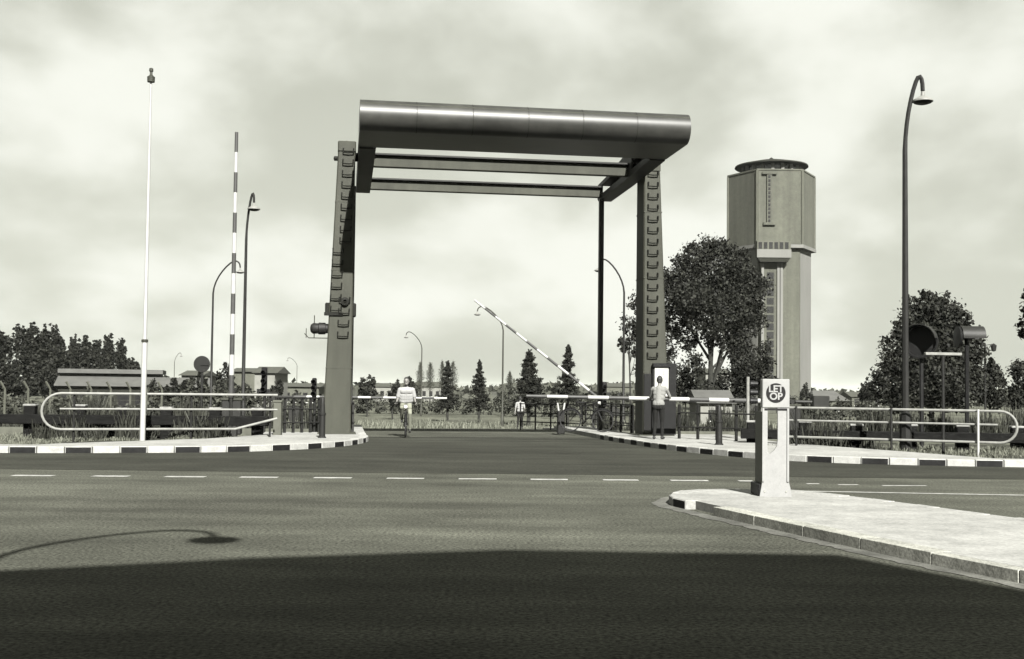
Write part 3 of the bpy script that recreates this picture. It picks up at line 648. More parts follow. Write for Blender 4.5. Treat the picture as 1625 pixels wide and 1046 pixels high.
# ship signals: big hooded lamps
q = at(1461, 542, 31.5); t = thing('canal_signal', 'large round hooded canal signal seen against the dark tree', 'signal', (q.x, q.y, 0), R(-30), 'hooded canal signals'); zc = q.z
p = MB(); p.tube([(0, .1, 0), (0, .1, zc)], .06, 8); p.build('post', M['black'], t, True)
p = MB(); p.lathe([(0, .12), (.40, .10), (.46, .02), (.46, -.10), (.42, -.10), (.40, .0), (0, .0)], 28, (0, 0, zc), axis='y'); p.build('drum', M['black'], t, True)
p = MB(); pts = [(.46*math.cos(R(a)), .46*math.sin(R(a))) for a in range(10, 171, 10)]; pr2 = pts+[(.44*math.cos(R(a)), .44*math.sin(R(a))) for a in range(170, 9, -10)]
p.prism([(x, zc+z) for x, z in pr2], -.42, -.10, 'xz'); p.build('hood', M['dark_steel'], t, True)
q = at(1540, 530, 31.5); t = thing('canal_signal', 'side-on hooded canal signal with a sheen along its barrel', 'signal', (q.x, q.y, 0), R(88), 'hooded canal signals'); zc = q.z-.08
p = MB(); p.tube([(0, .1, 0), (0, .1, zc)], .06, 8); p.build('post', M['black'], t, True)
pts = [(.29*math.cos(R(a)), .29*math.sin(R(a))) for a in range(-10, 191, 10)]; pr2 = pts+[(.27*math.cos(R(a)), .27*math.sin(R(a))) for a in range(190, -11, -10)]
p = MB(); p.prism([(x, zc+z) for x, z in pr2], -.32, .28, 'xz'); p.build('hood', M['dark_steel'], t, True)
p = MB(); p.lathe([(0, .29), (.26, .29), (.29, .36), (0, .38)], 20, (0, 0, zc), axis='y'); p.build('drum', M['black'], t, True)
# old lantern at far right
q = at(1563, 545, 60); t = thing('lantern_post', 'slim lantern post with a small hanging lantern at the right tree', 'lantern', (q.x, q.y, gz(q.x, q.y))); zt = q.z-gz(q.x, q.y)
p = MB(); p.tube([(0, 0, 0), (0, 0, zt)], .05, 6); p.tube([(0, 0, zt-.1), (.45, 0, zt-.02)], .02, 5); p.build('pole', M['iron'], t)
p = MB(); p.lathe([(.02, 0), (.16, -.1), (.12, -.38), (.02, -.42)], 8, (.45, 0, zt)); p.build('lantern_head', M['iron'], t)
# boom rest
q = at(890, 681, 38.5); t = thing('boom_rest', 'dark forked boom rest with white tips right of the pedestrian', 'boom rest', (q.x, q.y, .14), YAW)
p = MB(); p.box(-.12, .12, -.1, .1, -.1, .66, .02); p.build('shaft', M['iron'], t)
for s in (-.1, .1):
    p = MB(); p.tube([(s*.8, 0, .66), (s*1.2, 0, .92)], .03, 6); p.build('fork_arm', M['boom_white'], t)
# ================================================================== WATER TOWER
YW = 172; cx = at(1223.5, 500, YW).x; wt = thing('water_tower', 'tall hexagonal brick water tower with a wide head and flat dark roof', 'water tower', (cx, YW, -1.48), R(0)+math.atan2(0, 1))
zW = lambda py: at(1224, py, YW).z+1.48
RH = 70.5/FPX*YW
zF = lambda py: at(1224, py, YW-RH*.85).z+1.48
h0, h1 = zF(387), zF(271)
rotH = R(0)
def hexp(rad, rot=rotH): return [(rad*math.cos(R(60*k)+rot), rad*math.sin(R(60*k)+rot)) for k in range(6)]
p = MB(); p.prism(hexp(RH*.985), h0, h1, 'xy'); hd = p.build('head', M['brick'], wt)
for (x, y) in hexp(RH*.975):
    p = MB(); a = math.atan2(y, x); p.add([(x+math.cos(a+b)*.24, y+math.sin(a+b)*.24, z) for z in (h0-.05, h1+.05) for b in (-2.2, -.8, .8, 2.2)], [(0, 1, 5, 4), (1, 2, 6, 5), (2, 3, 7, 6), (3, 0, 4, 7), (4, 5, 6, 7), (3, 2, 1, 0)]); p.build('corner_rib', M['brick'], hd)
p = MB(); p.prism(hexp(RH*1.02), h0-.55, h0-.06, 'xy'); p.build('ledge', M['render'], hd)
p = MB(); p.prism(hexp(RH*1.0), h1+.06, h1+.28, 'xy'); p.build('coping', M['brick'], hd)
p = MB(); p.lathe([(RH*.62, h1+.3), (RH*.62, zW(265.5))], 24); lan = p.build('lantern_storey', M['glass'], wt)
for k in range(18):
    a = 2*math.pi*k/18; p = MB(); c, s = math.cos(a)*RH*.63, math.sin(a)*RH*.63; p.box(c-.22, c+.22, s-.22, s+.22, h1+.3, zW(265)); p.build('pier', M['render'], lan)
p = MB(); p.lathe([(RH*.80, zW(267.5)), (RH*.82, zW(266.5)), (RH*.81, zW(264.5)), (RH*.35, zW(257)), (.5, zW(254)), (.3, zW(252)), (.05, zW(250))], 36); p.build('roof', M['slate'], wt, True)
RS = RH*.90
p = MB(); p.prism(hexp(RS), 0, h0-.56, 'xy'); shf = p.build('shaft', M['brick'], wt)
# pale rendered panels on the side faces of the shaft
hx = hexp(RS)
for (i, j) in ((5, 0), (3, 4)):
    a, b = Vector((*hx[i], 0)), Vector((*hx[j], 0)); nrm = ((a+b)/2).normalized(); q0 = a.lerp(b, .06)+nrm*.06; q1 = a.lerp(b, .97)+nrm*.06
    p = MB(); p.add([(c.x+o.x, c.y+o.y, z) for z in (.3, h0-.6) for c, o in ((q0, nrm*0), (q1, nrm*0), (q1, nrm*-.2), (q0, nrm*-.2))], [(0, 1, 5, 4), (1, 2, 6, 5), (2, 3, 7, 6), (3, 0, 4, 7), (4, 5, 6, 7)])
    p.build('rendered_panel', M['render'], shf)
yF = -RS*math.sin(R(60))
def wpx(px): return at(px, 500, YW+yF).x-cx
# stair bay with window strip
bay = MB(); bay.box(wpx(1206), wpx(1246), yF-.7, yF-.002, 0, zW(425)); bo = bay.build('stair_bay', M['brick'], shf)
for px in (1208, 1233, 1238):
    q = MB(); q.box(wpx(px)-.18, wpx(px)+.18, yF-.95, yF-.702, 0, zW(425)-.02); q.build('fin', M['render'], bo)
zz = zW(640)
for k in range(15):
    zb = zW(632)+k*(zW(436)-zW(632))/15
    q = MB(); q.box(wpx(1215), wpx(1226), yF-.72, yF-.701, zb, zb+.95); q.build('window', M['glass'], bo)
bal = MB(); bal.prism([(-1, 0)], 0, 0) if False else None
bal.box(wpx(1197), wpx(1250), yF-1.9, yF-.704, zW(418), zW(392)); bb = bal.build('balcony_box', M['brick'], shf)
q = MB(); q.box(wpx(1196.5), wpx(1250.5), yF-2.0, yF-1.902, zW(418)+.05, zW(405)); q.build('parapet', M['render'], bb)
for k in range(6):
    xa = wpx(1199)+k*(wpx(1249)-wpx(1199))/6; q = MB(); q.box(xa, xa+.5, yF-1.93, yF-1.901, zW(404), zW(394)); q.build('window', M['glass'], bb)
q = MB(); q.prism([(wpx(1198), zW(418)-.01), (wpx(1249), zW(418)-.01), (wpx(1245), zW(424)), (wpx(1202), zW(424))], yF-1.9, yF-.71, 'xz'); q.build('corbel', M['slate'], bb)
yH = -RH*.985*math.sin(R(60))
def wph(px): return at(px, 300, YW+yH).x-cx
q = MB(); q.box(wph(1216.5), wph(1224.5), yH-.28, yH-.002, zW(366), zW(284)); st = q.build('window_strip', M['brick'], hd)
for k in range(12):
    z0 = zW(362)+k*(zW(288)-zW(362))/12; q = MB(); q.box(wph(1218.5), wph(1222), yH-.30, yH-.281, z0, z0+.40); q.build('pane', M['glass'], st)
for (a, b, z0, z1) in ((1209, 1232, 288, 285), (1211, 1230, 366, 362)):
    q = MB(); q.box(wph(a), wph(b), yH-.36, yH-.003, zW(z0), zW(z1)); q.build('sill', M['brick'], st)
# ================================================================== HOUSES
def house(px0, px1, pyridge, pyeave, Y, dep, label, name='house', wall='wall_pale', roof='roof_mid', wins=3, rz=0, hip=0.0, wz=1.0):
    xa, xb = at(px0, 600, Y).x, at(px1, 600, Y).x; xm = (xa+xb)/2; hw = abs(xb-xa)/2; z0 = gz(xm, Y)
    ze, zr_ = at((px0+px1)/2, pyeave, Y).z-z0, at((px0+px1)/2, pyridge, Y+dep/2).z-z0
    t = thing(name, label, 'building', (xm, Y, z0), rz)
    p = MB(); p.box(-hw, hw, 0, dep, 0, ze); wo = p.build('wall', M[wall], t)
    p = MB(); o = .3; hp = hw*hip
    p.add([(-hw-o, -o, ze), (hw+o, -o, ze), (hw+o, dep+o, ze), (-hw-o, dep+o, ze), (-hw-o+hp, dep/2, zr_), (hw+o-hp, dep/2, zr_)], [(0, 1, 5, 4), (2, 3, 4, 5), (1, 2, 5), (3, 0, 4), (3, 2, 1, 0)])
    ro = p.build('roof', M[roof], t)
    if wins:
        for k in range(wins):
            x = -hw+2*hw*(k+.5)/wins; q = MB(); wdt = min(.55, hw/wins*.5); q.box(x-wdt, x+wdt, -.05, -.002, ze*.35, ze*.35+1.2*wz); wn = q.build('window', M['glass'], wo)
            q = MB(); q.box(x-wdt-.1, x+wdt+.1, -.12, -.051, ze*.35-.12, ze*.35-.02); q.build('sill', M['enamel'], wn)
    return t
house(404, 436, 582, 592, 120, 7, 'small pale house with dark windows right of the raised boom', wall='wall_pale', wins=2)
house(366, 404, 584, 590, 128, 8, 'grey house behind the raised boom', wall='wall_mid', wins=2)
house(288, 318, 588, 596, 115, 6, 'small pale cottage left of the round sign back', wall='wall_pale', wins=2)
house(450, 506, 608, 614, 150, 8, 'long low grey house just left of the left bridge post', wall='wall_mid', wins=4)
house(590, 624, 608, 614, 260, 10, 'long grey terrace roof left of the cyclist', wall='wall_pale', wins=3)
house(668, 700, 606, 614, 270, 10, 'low terrace with pale wall right of the cyclist', wall='wall_pale', wins=3)
house(960, 1004, 608, 614, 280, 10, 'far low house left of the right bridge post', wall='wall_mid', wins=3)
house(1112, 1162, 619, 640, 80, 5, 'small shed with a sloping pale roof under the big tree', 'shed', roof='roof_pale', wins=1, wz=.6)
house(1120, 1158, 585, 592, 130, 8, 'sunlit pale house seen through the big tree', wall='wall_pale', wins=3)
house(1294, 1345, 620, 636, 150, 8, 'low pale barn roof right of the water tower', 'barn', roof='roof_pale', wall='wall_mid', wins=2, hip=.45, wz=.5)
house(1352, 1400, 622, 630, 210, 8, 'small far house left of the big dark tree', wall='wall_mid', wins=3)
# factory with stepped roofs on the left
Yf = 108; q = at(172, 600, Yf); z0 = gz(q.x, Yf); sc = Yf/FPX
fac = thing('factory_hall', 'long low factory hall with two stepped pale flat roofs on the left', 'building', (at(92, 600, Yf).x, Yf, z0), R(14))
Lf = 13.5; zz = lambda py: at(140, py, Yf).z-z0
p = MB(); p.box(0, Lf*.66, 2.4, 9, 0, zz(592)); up = p.build('upper_wall', M['slate'], fac)
p = MB(); p.box(-.3, Lf*.66+.3, 2.0, 9.3, zz(592)+.01, zz(585)); p.build('upper_roof', M['roof_pale'], up)
p = MB(); p.box(0, Lf, 0, 2.39, 0, zz(613)); lw = p.build('lower_wall', M['slate'], fac)
p = MB(); p.prism([(-.4, zz(613)+.01), (2.38, zz(600)-.15), (2.38, zz(597)), (-.4, zz(611))], -.3, Lf+.3, 'yz'); p.build('lower_roof', M['roof_pale'], lw)
for k in range(8):
    q = MB(); q.box(.4+k*1.62, 1.5+k*1.62, -.06, -.003, .9, 2.0); q.build('window', M['glass'], lw)
# concrete fence posts with cranked tops
xs = [8, 45, 80, 112, 145, 176, 207, 233, 257]; Yp = 72
p0 = at(xs[0], 640, Yp); ft = thing('factory_fence', 'row of white concrete fence posts with cranked tops on the far bank', 'fence', (p0.x, Yp, 0))
for i, px in enumerate(xs):
    q = at(px, 618, Yp+i*.9); z0 = gz(q.x, q.y); zt = at(px, 618, Yp+i*.9).z
    p = MB(); p.tube([(q.x-p0.x, q.y-Yp, z0), (q.x-p0.x, q.y-Yp, zt), (q.x-p0.x-.22, q.y-Yp-.2, zt+.5)], [.075, .07, .08], 6); p.build('fence_post', M['box_side'], ft)
for h in (.5, 1.1, 1.7):
    p = MB(); a = at(xs[0], 640, Yp); b = at(xs[-1], 640, Yp+8*.9); p.tube([(0, 0, gz(a.x, a.y)+h), (b.x-p0.x, 7.2, gz(b.x, b.y)+h)], .02, 4); p.build('wire', M['lamp_grey'], ft)
# building behind the viewpoint (its shadow fills the foreground)
bh = thing('brick_building', 'large brick building behind the viewpoint casting the dark foreground shadow', 'building', (0, -6, 0))
top = [(-.23, 11.9), (1.8, 12.56), (4.15, 13.1), (7.2, 13.03), (7.72, 11.3)]
p = MB(); p.prism([(-16, 0), (7.7, 0), (7.72, 11.3), (7.2, 13.03), (4.15, 13.1), (1.8, 12.56), (-.23, 11.9), (-16, 6.8)], -9, 0, 'xz'); wo = p.build('wall', M['wall_mid'], bh)
for i in range(6):
    for j in range(3):
        x, z = -11+i*3.1, 1.0+j*3.2
        if z+1.7 < 6.9+(x+16)*.31:
            q = MB(); q.box(x-.55, x+.55, .002, .06, z, z+1.6); q.build('window', M['glass'], wo)
q = MB(); q.box(.2, 1.3, .002, .08, 0, 2.2); q.build('door', M['black'], wo)
for (x0, x1, lab) in ((-44, -19, 'unseen tall brick block added behind the viewpoint on the left to block sky light'), (15, 42, 'unseen tall brick block added behind the viewpoint on the right to block sky light')):  # unseen flanking blocks, added to hold back sky light from the foreground shadow
    b2 = thing('brick_building', lab, 'building', (0, -8, 0)); p = MB(); p.box(x0, x1, -12, 0, 0, 13.5); wo = p.build('wall', M['wall_mid'], b2)
    p = MB(); p.prism([(0.4, 13.51), (-6, 17), (-12.4, 13.51)], x0-.4, x1+.4, 'yz'); p.build('roof', M['slate'], b2)
    for i in range(6):
        for j in range(4):
            xw = x0+(x1-x0)*(i+.5)/6; q = MB(); q.box(xw-.6, xw+.6, .002, .05, 1.1+3.1*j, 2.8+3.1*j); q.build('window', M['glass'], wo)
# ================================================================== VEGETATION
def leaf_mesh(name, cen, nrm, size, m, aspect=.6):
    n = len(cen); cen = np.asarray(cen); nrm = np.asarray(nrm); size = np.asarray(size)
    rnd = np.random.normal(size=(n, 3)); t = np.cross(nrm, rnd); t /= np.linalg.norm(t, axis=1)[:, None]+1e-9; b = np.cross(nrm, t)
    s = size[:, None]
    v = np.empty((n, 4, 3)); v[:, 0] = cen-t*s; v[:, 1] = cen+b*s*aspect+nrm*s*.18; v[:, 2] = cen+t*s; v[:, 3] = cen-b*s*aspect+nrm*s*.18
    me = bpy.data.meshes.new(name); me.vertices.add(n*4); me.vertices.foreach_set('co', v.ravel())
    me.loops.add(n*4); me.loops.foreach_set('vertex_index', np.arange(n*4)); me.polygons.add(n); me.polygons.foreach_set('loop_start', np.arange(n)*4); me.polygons.foreach_set('loop_total', np.full(n, 4))
    me.update(calc_edges=True); me.materials.append(m); return me
def clumpy(lobes, per, size, rs, jit=.35):
    """leaves in small twigs spread through ellipsoid lobes (cx,cy,cz,rx,ry,rz)"""
    cs = []; ns = []; ss = []; more = []
    for (x, y, z, rx, ry, rz) in lobes:
        more.append((x, y, z, rx*.80, ry*.80, rz*.80))
        for j in range(7):
            d = rs.normal(size=3); d /= np.linalg.norm(d); f = rs.uniform(.22, .42); o = rs.uniform(.72, 1.02)
            more.append((x+d[0]*rx*o, y+d[1]*ry*o, z+d[2]*rz*o, rx*f, ry*f, rz*f*rs.uniform(.7, 1.2)))
    for (x, y, z, rx, ry, rz) in more:
        nt_ = max(3, int(per*.62*(rx*ry*rz)**(2/3)))
        d = rs.normal(size=(nt_, 3)); d /= np.linalg.norm(d, axis=1)[:, None]; rad = rs.uniform(.35, 1.0, nt_)**.45
        tw = d*rad[:, None]*np.array([rx, ry, rz])+np.array([x, y, z])
        k = 9; off = rs.normal(size=(nt_, k, 3))*np.minimum(jit*.7, .45*np.array([rx, ry, rz]).min()); pos = (tw[:, None, :]+off).reshape(-1, 3)
        nr = (np.repeat(d, k, axis=0)*.6+rs.normal(size=(nt_*k, 3))*.8+np.array([0, 0, .35])); nr /= np.linalg.norm(nr, axis=1)[:, None]
        cs.append(pos); ns.append(nr); ss.append(size*rs.uniform(.6, 1.35, nt_*k))
    return np.concatenate(cs), np.concatenate(ns), np.concatenate(ss)
def broadleaf(px0, px1, pytop, pybot, Y, label, seed, name='tree', lf='leaf_dark', per=90, size=.2, nl=16, trunk=True, spiky=False, lobes=None, squash=1.0, group=None, base_off=0):
    rs = np.random.RandomState(seed); xa, xb = at(px0, 600, Y).x, at(px1, 600, Y).x; xm = (xa+xb)/2; hw = (xb-xa)/2; z0 = gz(xm, Y)
    zt, zb = at((px0+px1)/2, pytop, Y).z-z0, at((px0+px1)/2, pybot, Y).z-z0; H = zt-zb
    t = thing(name, label, 'tree', (xm, Y, z0), 0, group)
    if lobes is None:
        lobes = [(0, 0, zb+H*.5, hw*.62, hw*.6, H*.40)]
        for k in range(nl):
            a = rs.uniform(0, 2*math.pi); el = rs.uniform(-.75, 1.0); r_ = math.sqrt(max(0, 1-el*el*.8))
            f = rs.uniform(.22, .36)
            lobes.append((math.cos(a)*hw*(1-f)*r_, math.sin(a)*hw*(1-f)*r_*squash, zb+H*.5+el*H*.5*(1-f*.75), hw*f, hw*f, H*f*.55))
        if spiky:
            for k in range(6 if spiky == 1 else 9):
                x = rs.uniform(-.75, .75)*hw; lobes.append((x, rs.uniform(-.3, .3)*hw, zt-H*rs.uniform(.0, .18)-abs(x)/hw*H*.12, hw*(.13 if spiky == 1 else .15), hw*.13, H*(.16 if spiky == 1 else .22)))
    else:
        lobes = [(x*hw, y*hw, zb+z*H, a*hw, a*hw, b*H) for (x, y, z, a, b) in lobes]
    c, n_, s = clumpy(lobes, per, size, rs); me = leaf_mesh('crown', c, n_, s, M[lf]); link('crown', me, t)
    tr = MB(); r0 = max(.07, hw*.052); tr.tube([(0, 0, -.3), (rs.uniform(-.1, .1), 0, zb*.6), (rs.uniform(-.2, .2)*hw*.2, 0, zb+H*.25), (rs.uniform(-.2, .2)*hw, 0, zb+H*.7)], [r0*1.3, r0, r0*.75, r0*.2], 8)
    for k in range(7):
        L = lobes[1+k % max(1, len(lobes)-1)]; zs = zb+H*rs.uniform(.0, .3); tr.tube([(0, 0, zs), (L[0]*.5, L[1]*.5, (zs+L[2])/2-.1*H*.2), (L[0], L[1], L[2])], [r0*.5, r0*.32, r0*.1], 6)
    tr.build('trunk', M['bark'], t, True)
    return t
# the big tree between the bridge post and the water tower, built in two
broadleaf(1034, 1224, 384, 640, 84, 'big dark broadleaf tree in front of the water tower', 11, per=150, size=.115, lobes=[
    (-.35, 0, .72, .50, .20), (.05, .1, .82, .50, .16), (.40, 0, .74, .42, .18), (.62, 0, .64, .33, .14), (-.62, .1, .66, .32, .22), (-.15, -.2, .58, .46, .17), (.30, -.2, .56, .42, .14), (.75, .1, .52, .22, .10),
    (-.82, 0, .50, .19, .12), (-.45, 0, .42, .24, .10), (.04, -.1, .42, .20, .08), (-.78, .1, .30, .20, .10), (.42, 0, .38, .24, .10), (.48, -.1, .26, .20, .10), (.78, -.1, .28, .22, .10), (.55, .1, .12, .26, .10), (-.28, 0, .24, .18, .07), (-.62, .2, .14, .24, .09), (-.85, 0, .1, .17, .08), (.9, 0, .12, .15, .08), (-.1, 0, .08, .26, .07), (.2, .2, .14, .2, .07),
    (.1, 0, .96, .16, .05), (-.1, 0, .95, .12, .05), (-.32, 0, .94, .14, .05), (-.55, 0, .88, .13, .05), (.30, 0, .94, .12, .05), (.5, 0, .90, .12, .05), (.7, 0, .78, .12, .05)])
broadleaf(974, 1024, 455, 610, 86, 'lighter ragged tree showing left of the right bridge post', 12, per=110, size=.115, lobes=[
    (.35, 0, .85, .42, .12), (-.25, 0, .62, .45, .09), (.5, 0, .6, .35, .10), (-.3, 0, .40, .42, .07), (.45, 0, .35, .3, .08), (.6, 0, .15, .28, .08), (.2, 0, .5, .3, .10)], nl=8)
# right dark tree and bushes
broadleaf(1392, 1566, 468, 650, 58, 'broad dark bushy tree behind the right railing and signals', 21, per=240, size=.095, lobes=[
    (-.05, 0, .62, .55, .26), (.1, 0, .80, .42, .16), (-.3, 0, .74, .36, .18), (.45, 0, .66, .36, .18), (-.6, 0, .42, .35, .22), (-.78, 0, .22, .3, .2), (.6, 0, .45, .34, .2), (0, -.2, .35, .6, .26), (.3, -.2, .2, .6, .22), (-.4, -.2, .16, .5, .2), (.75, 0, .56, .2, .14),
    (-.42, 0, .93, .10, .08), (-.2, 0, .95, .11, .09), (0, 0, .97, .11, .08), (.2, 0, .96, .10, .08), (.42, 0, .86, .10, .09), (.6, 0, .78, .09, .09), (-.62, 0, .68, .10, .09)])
broadleaf(1540, 1600, 578, 655, 62, 'dark bush at the foot of the lantern post', 22, name='bush', per=200, size=.09, spiky=True, nl=10)
broadleaf(1590, 1680, 572, 655, 64, 'dark bush at the right edge of the picture', 23, name='bush', per=200, size=.09, spiky=True, nl=12)
broadleaf(1612, 1700, 455, 560, 40, 'tree at the right edge with only leaf tips in view', 24, per=70, size=.09, nl=10)
# left group
lt = [(-40, 30, 524, 'broad dark tree at the left edge of the far bank'), (14, 62, 520, 'second dark tree from the left edge'), (48, 100, 519, 'dark tree left of the factory hall, tallest of its row'), (86, 122, 540, 'dark tree rising at the left end of the factory roof'),
      (108, 142, 533, 'pointed tree behind the factory roof, next right of the roof end'), (136, 168, 537, 'middle pointed tree behind the factory roof'), (158, 200, 530, 'tall pointed tree behind the factory, near the white mast'), (192, 222, 566, 'low tree at the right end of the row by the white mast')]
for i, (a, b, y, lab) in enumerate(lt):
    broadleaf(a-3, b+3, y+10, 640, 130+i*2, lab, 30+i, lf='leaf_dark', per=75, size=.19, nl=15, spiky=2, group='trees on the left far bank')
def spruce(px, pytop, pybot, hwpx, Y, label, seed, lf='leaf_dark', name='spruce_tree', narrow=False, group=None):
    rs = np.random.RandomState(seed); q = at(px, pytop, Y); z0 = gz(q.x, Y); zt = q.z-z0; zb = at(px, pybot, Y).z-z0; hw = hwpx/FPX*Y
    t = thing(name, label, 'tree', (q.x, Y, z0), 0, group); H = zt-zb; cs = []; ns = []
    tiers = 9 if not narrow else 9
    for k in range(tiers):
        f = k/(tiers-.4); zc0 = zb+H*f
        r_ = hw*math.sin(min(1, (1-f)*1.5+.10)*math.pi/2) if narrow else hw*((1-f)**.75*1.0+.02)*rs.uniform(.78, 1.15)
        nb = 8 if narrow else 11
        for j in range(nb):
            zc = zc0+rs.uniform(-.55, .45)*H/tiers; a = j*2*math.pi/nb+rs.uniform(-.4, .4)+k; L = r_*rs.uniform(.7, 1.15); m_ = 90 if not narrow else 40
            s = rs.uniform(.0, 1, m_)**.8; spread = (.06*hw+.13*L)*(1.05-s*.6)
            if narrow: spread = .22*r_+0*s
            pos = np.stack([np.cos(a)*L*s, np.sin(a)*L*s, zc-(0 if narrow else 1)*(L*.16*s)+(L*.16*s**4)*(0 if narrow else 1)], 1)+rs.normal(size=(m_, 3))*np.stack([spread, spread, spread*.45+(H*.05 if narrow else H*.006)], 1)
            cs.append(pos); n_ = rs.normal(size=(m_, 3))*.7+np.array([math.cos(a)*.3, math.sin(a)*.3, .6]); ns.append(n_/np.linalg.norm(n_, axis=1)[:, None])
    m_ = 60; zt_ = rs.uniform(0, 1, m_); cs.append(np.stack([rs.normal(size=m_)*.05*hw, rs.normal(size=m_)*.05*hw, zt-H*.16*zt_+H*.03], 1)); n_ = rs.normal(size=(m_, 3)); ns.append(n_/np.linalg.norm(n_, axis=1)[:, None])
    cs = np.concatenate(cs); ns = np.concatenate(ns); link('crown', leaf_mesh('crown', cs, ns, rs.uniform(.6, 1.3, len(cs))*max(.08, hw*.085), M[lf], .5), t)
    tr = MB(); tr.tube([(0, 0, -.2), (0, 0, zb+H*.5), (0, 0, zt)], [hw*.09+.05, hw*.05+.02, .01], 6); tr.build('trunk', M['bark'], t)
spruce(711, 574, 642, 17, 105, 'small dense spruce right of the cyclist', 1)
spruce(761, 573, 640, 15, 100, 'slim spruce left of the grey middle street lamp', 2)
spruce(840, 557, 640, 27, 95, 'bushy spruce above the walking pedestrian', 3)
spruce(902, 549, 628, 21, 92, 'tall spruce crossed by the half raised far boom', 4)
spruce(667, 577, 615, 6, 200, 'narrow poplar behind the small street lamp', 5, 'leaf_far', 'poplar_tree', True, 'narrow poplars on the far side')
spruce(683, 577, 615, 8, 200, 'second narrow poplar, right of the small street lamp', 6, 'leaf_far', 'poplar_tree', True, 'narrow poplars on the far side')
spruce(702, 574, 615, 7, 205, 'narrow poplar left of the small dense spruce', 7, 'leaf_far', 'poplar_tree', True, 'narrow poplars on the far side')
spruce(719, 575, 615, 8, 205, 'narrow poplar behind the small dense spruce', 8, 'leaf_far', 'poplar_tree', True, 'narrow poplars on the far side')
spruce(809, 591, 618, 6, 200, 'short narrow poplar right of the grey middle lamp', 9, 'leaf_far', 'poplar_tree', True, 'narrow poplars on the far side')
for i, (a, b, y, Y, lab) in enumerate([(262, 290, 602, 110, 'small bush right of the white mast'), (312, 330, 590, 105, 'bush beneath the round sign back'), (340, 372, 572, 112, 'spreading small tree behind the raised boom'), (430, 452, 598, 100, 'bush left of the dark fence'),
                             (228, 262, 600, 98, 'dark bush at the foot of the white mast'), (286, 312, 598, 92, 'dark bush left of the round sign post'), (372, 402, 604, 90, 'low dark bush behind the raised boom, right of its foot'), (566, 600, 596, 120, 'bush right of the left bridge post'), (612, 636, 600, 110, 'dark bush left of the cyclist'), (640, 664, 594, 112, 'dark bush behind the cyclist'), (872, 884, 612, 120, 'little round bush between the two big spruces'), (1066, 1110, 590, 95, 'undergrowth at the foot of the big tree'), (1162, 1200, 590, 92, 'bush between the big tree and the beacon'), (1268, 1290, 606, 140, 'small bush at the foot of the water tower'), (1362, 1392, 606, 120, 'bush left of the broad dark tree')]):
    broadleaf(a, b, y, 648, Y, lab, 60+i, name='bush', lf='leaf_dark', per=90, size=.13, nl=9)
def hedge(px0, px1, pytop, Y, label, seed, dep=2.0):
    rs = np.random.RandomState(seed); a, b = at(px0, 640, Y), at(px1, 640, Y); z0 = gz((a.x+b.x)/2, Y); zt = at((px0+px1)/2, pytop, Y).z-z0
    t = thing('hedge', label, 'hedge', (a.x, Y, z0)); L = b.x-a.x; lb = []; x = 0
    while x < L:
        h = zt*rs.uniform(.55, 1.05); r_ = rs.uniform(.5, 1.1); lb.append((x, rs.uniform(-dep, dep)*.4, h*.5, r_, r_, h*.5)); x += r_*rs.uniform(.6, 1.5)
    c, n_, s_ = clumpy(lb, 45, .15, rs); link('foliage', leaf_mesh('foliage', c, n_, s_, M['leaf_mid']), t)
    st = MB()
    for (x, y, h, r_, _, _) in lb[::2]: st.tube([(x, y, -.2), (x+.1, y, h)], [.05, .02], 5)
    st.build('stems', M['bark'], t)
hedge(552, 800, 624, 135, 'low dark hedge across the field left of the walking pedestrian', 201)
hedge(800, 1010, 622, 128, 'low dark hedge across the field behind the right fence', 202)
hedge(-60, 300, 622, 88, 'long dark hedge in front of the factory on the left', 203)
hedge(300, 512, 616, 84, 'dark hedge behind the raised boom and dark fence', 204)
hedge(1258, 1400, 630, 110, 'low hedge right of the water tower', 205)
# far tree belt along the horizon, one mass
rs = np.random.RandomState(99); cs = []
for k in range(6500):
    x = rs.uniform(-420, 420); y = 300+rs.uniform(-20, 60); h = 3.6+.8*math.sin(x*.05)+.6*math.sin(x*.17+1)+.5*math.sin(x*.6)
    cs.append((x, y, -1.4+rs.uniform(0, max(1.2, h))))
cs = np.array(cs); k = 7; pos = (cs[:, None, :]+rs.normal(size=(len(cs), k, 3))*np.array([1.6, 1.6, .35])).reshape(-1, 3); nr = rs.normal(size=pos.shape)+np.array([0, -.5, .5]); nr /= np.linalg.norm(nr, axis=1)[:, None]
tag(link('far_woodland', leaf_mesh('far_woodland', pos, nr, rs.uniform(.7, 1.4, len(pos)), M['leaf_far'], .7)), 'low distant belt of trees along the horizon', 'woodland', kind='stuff')
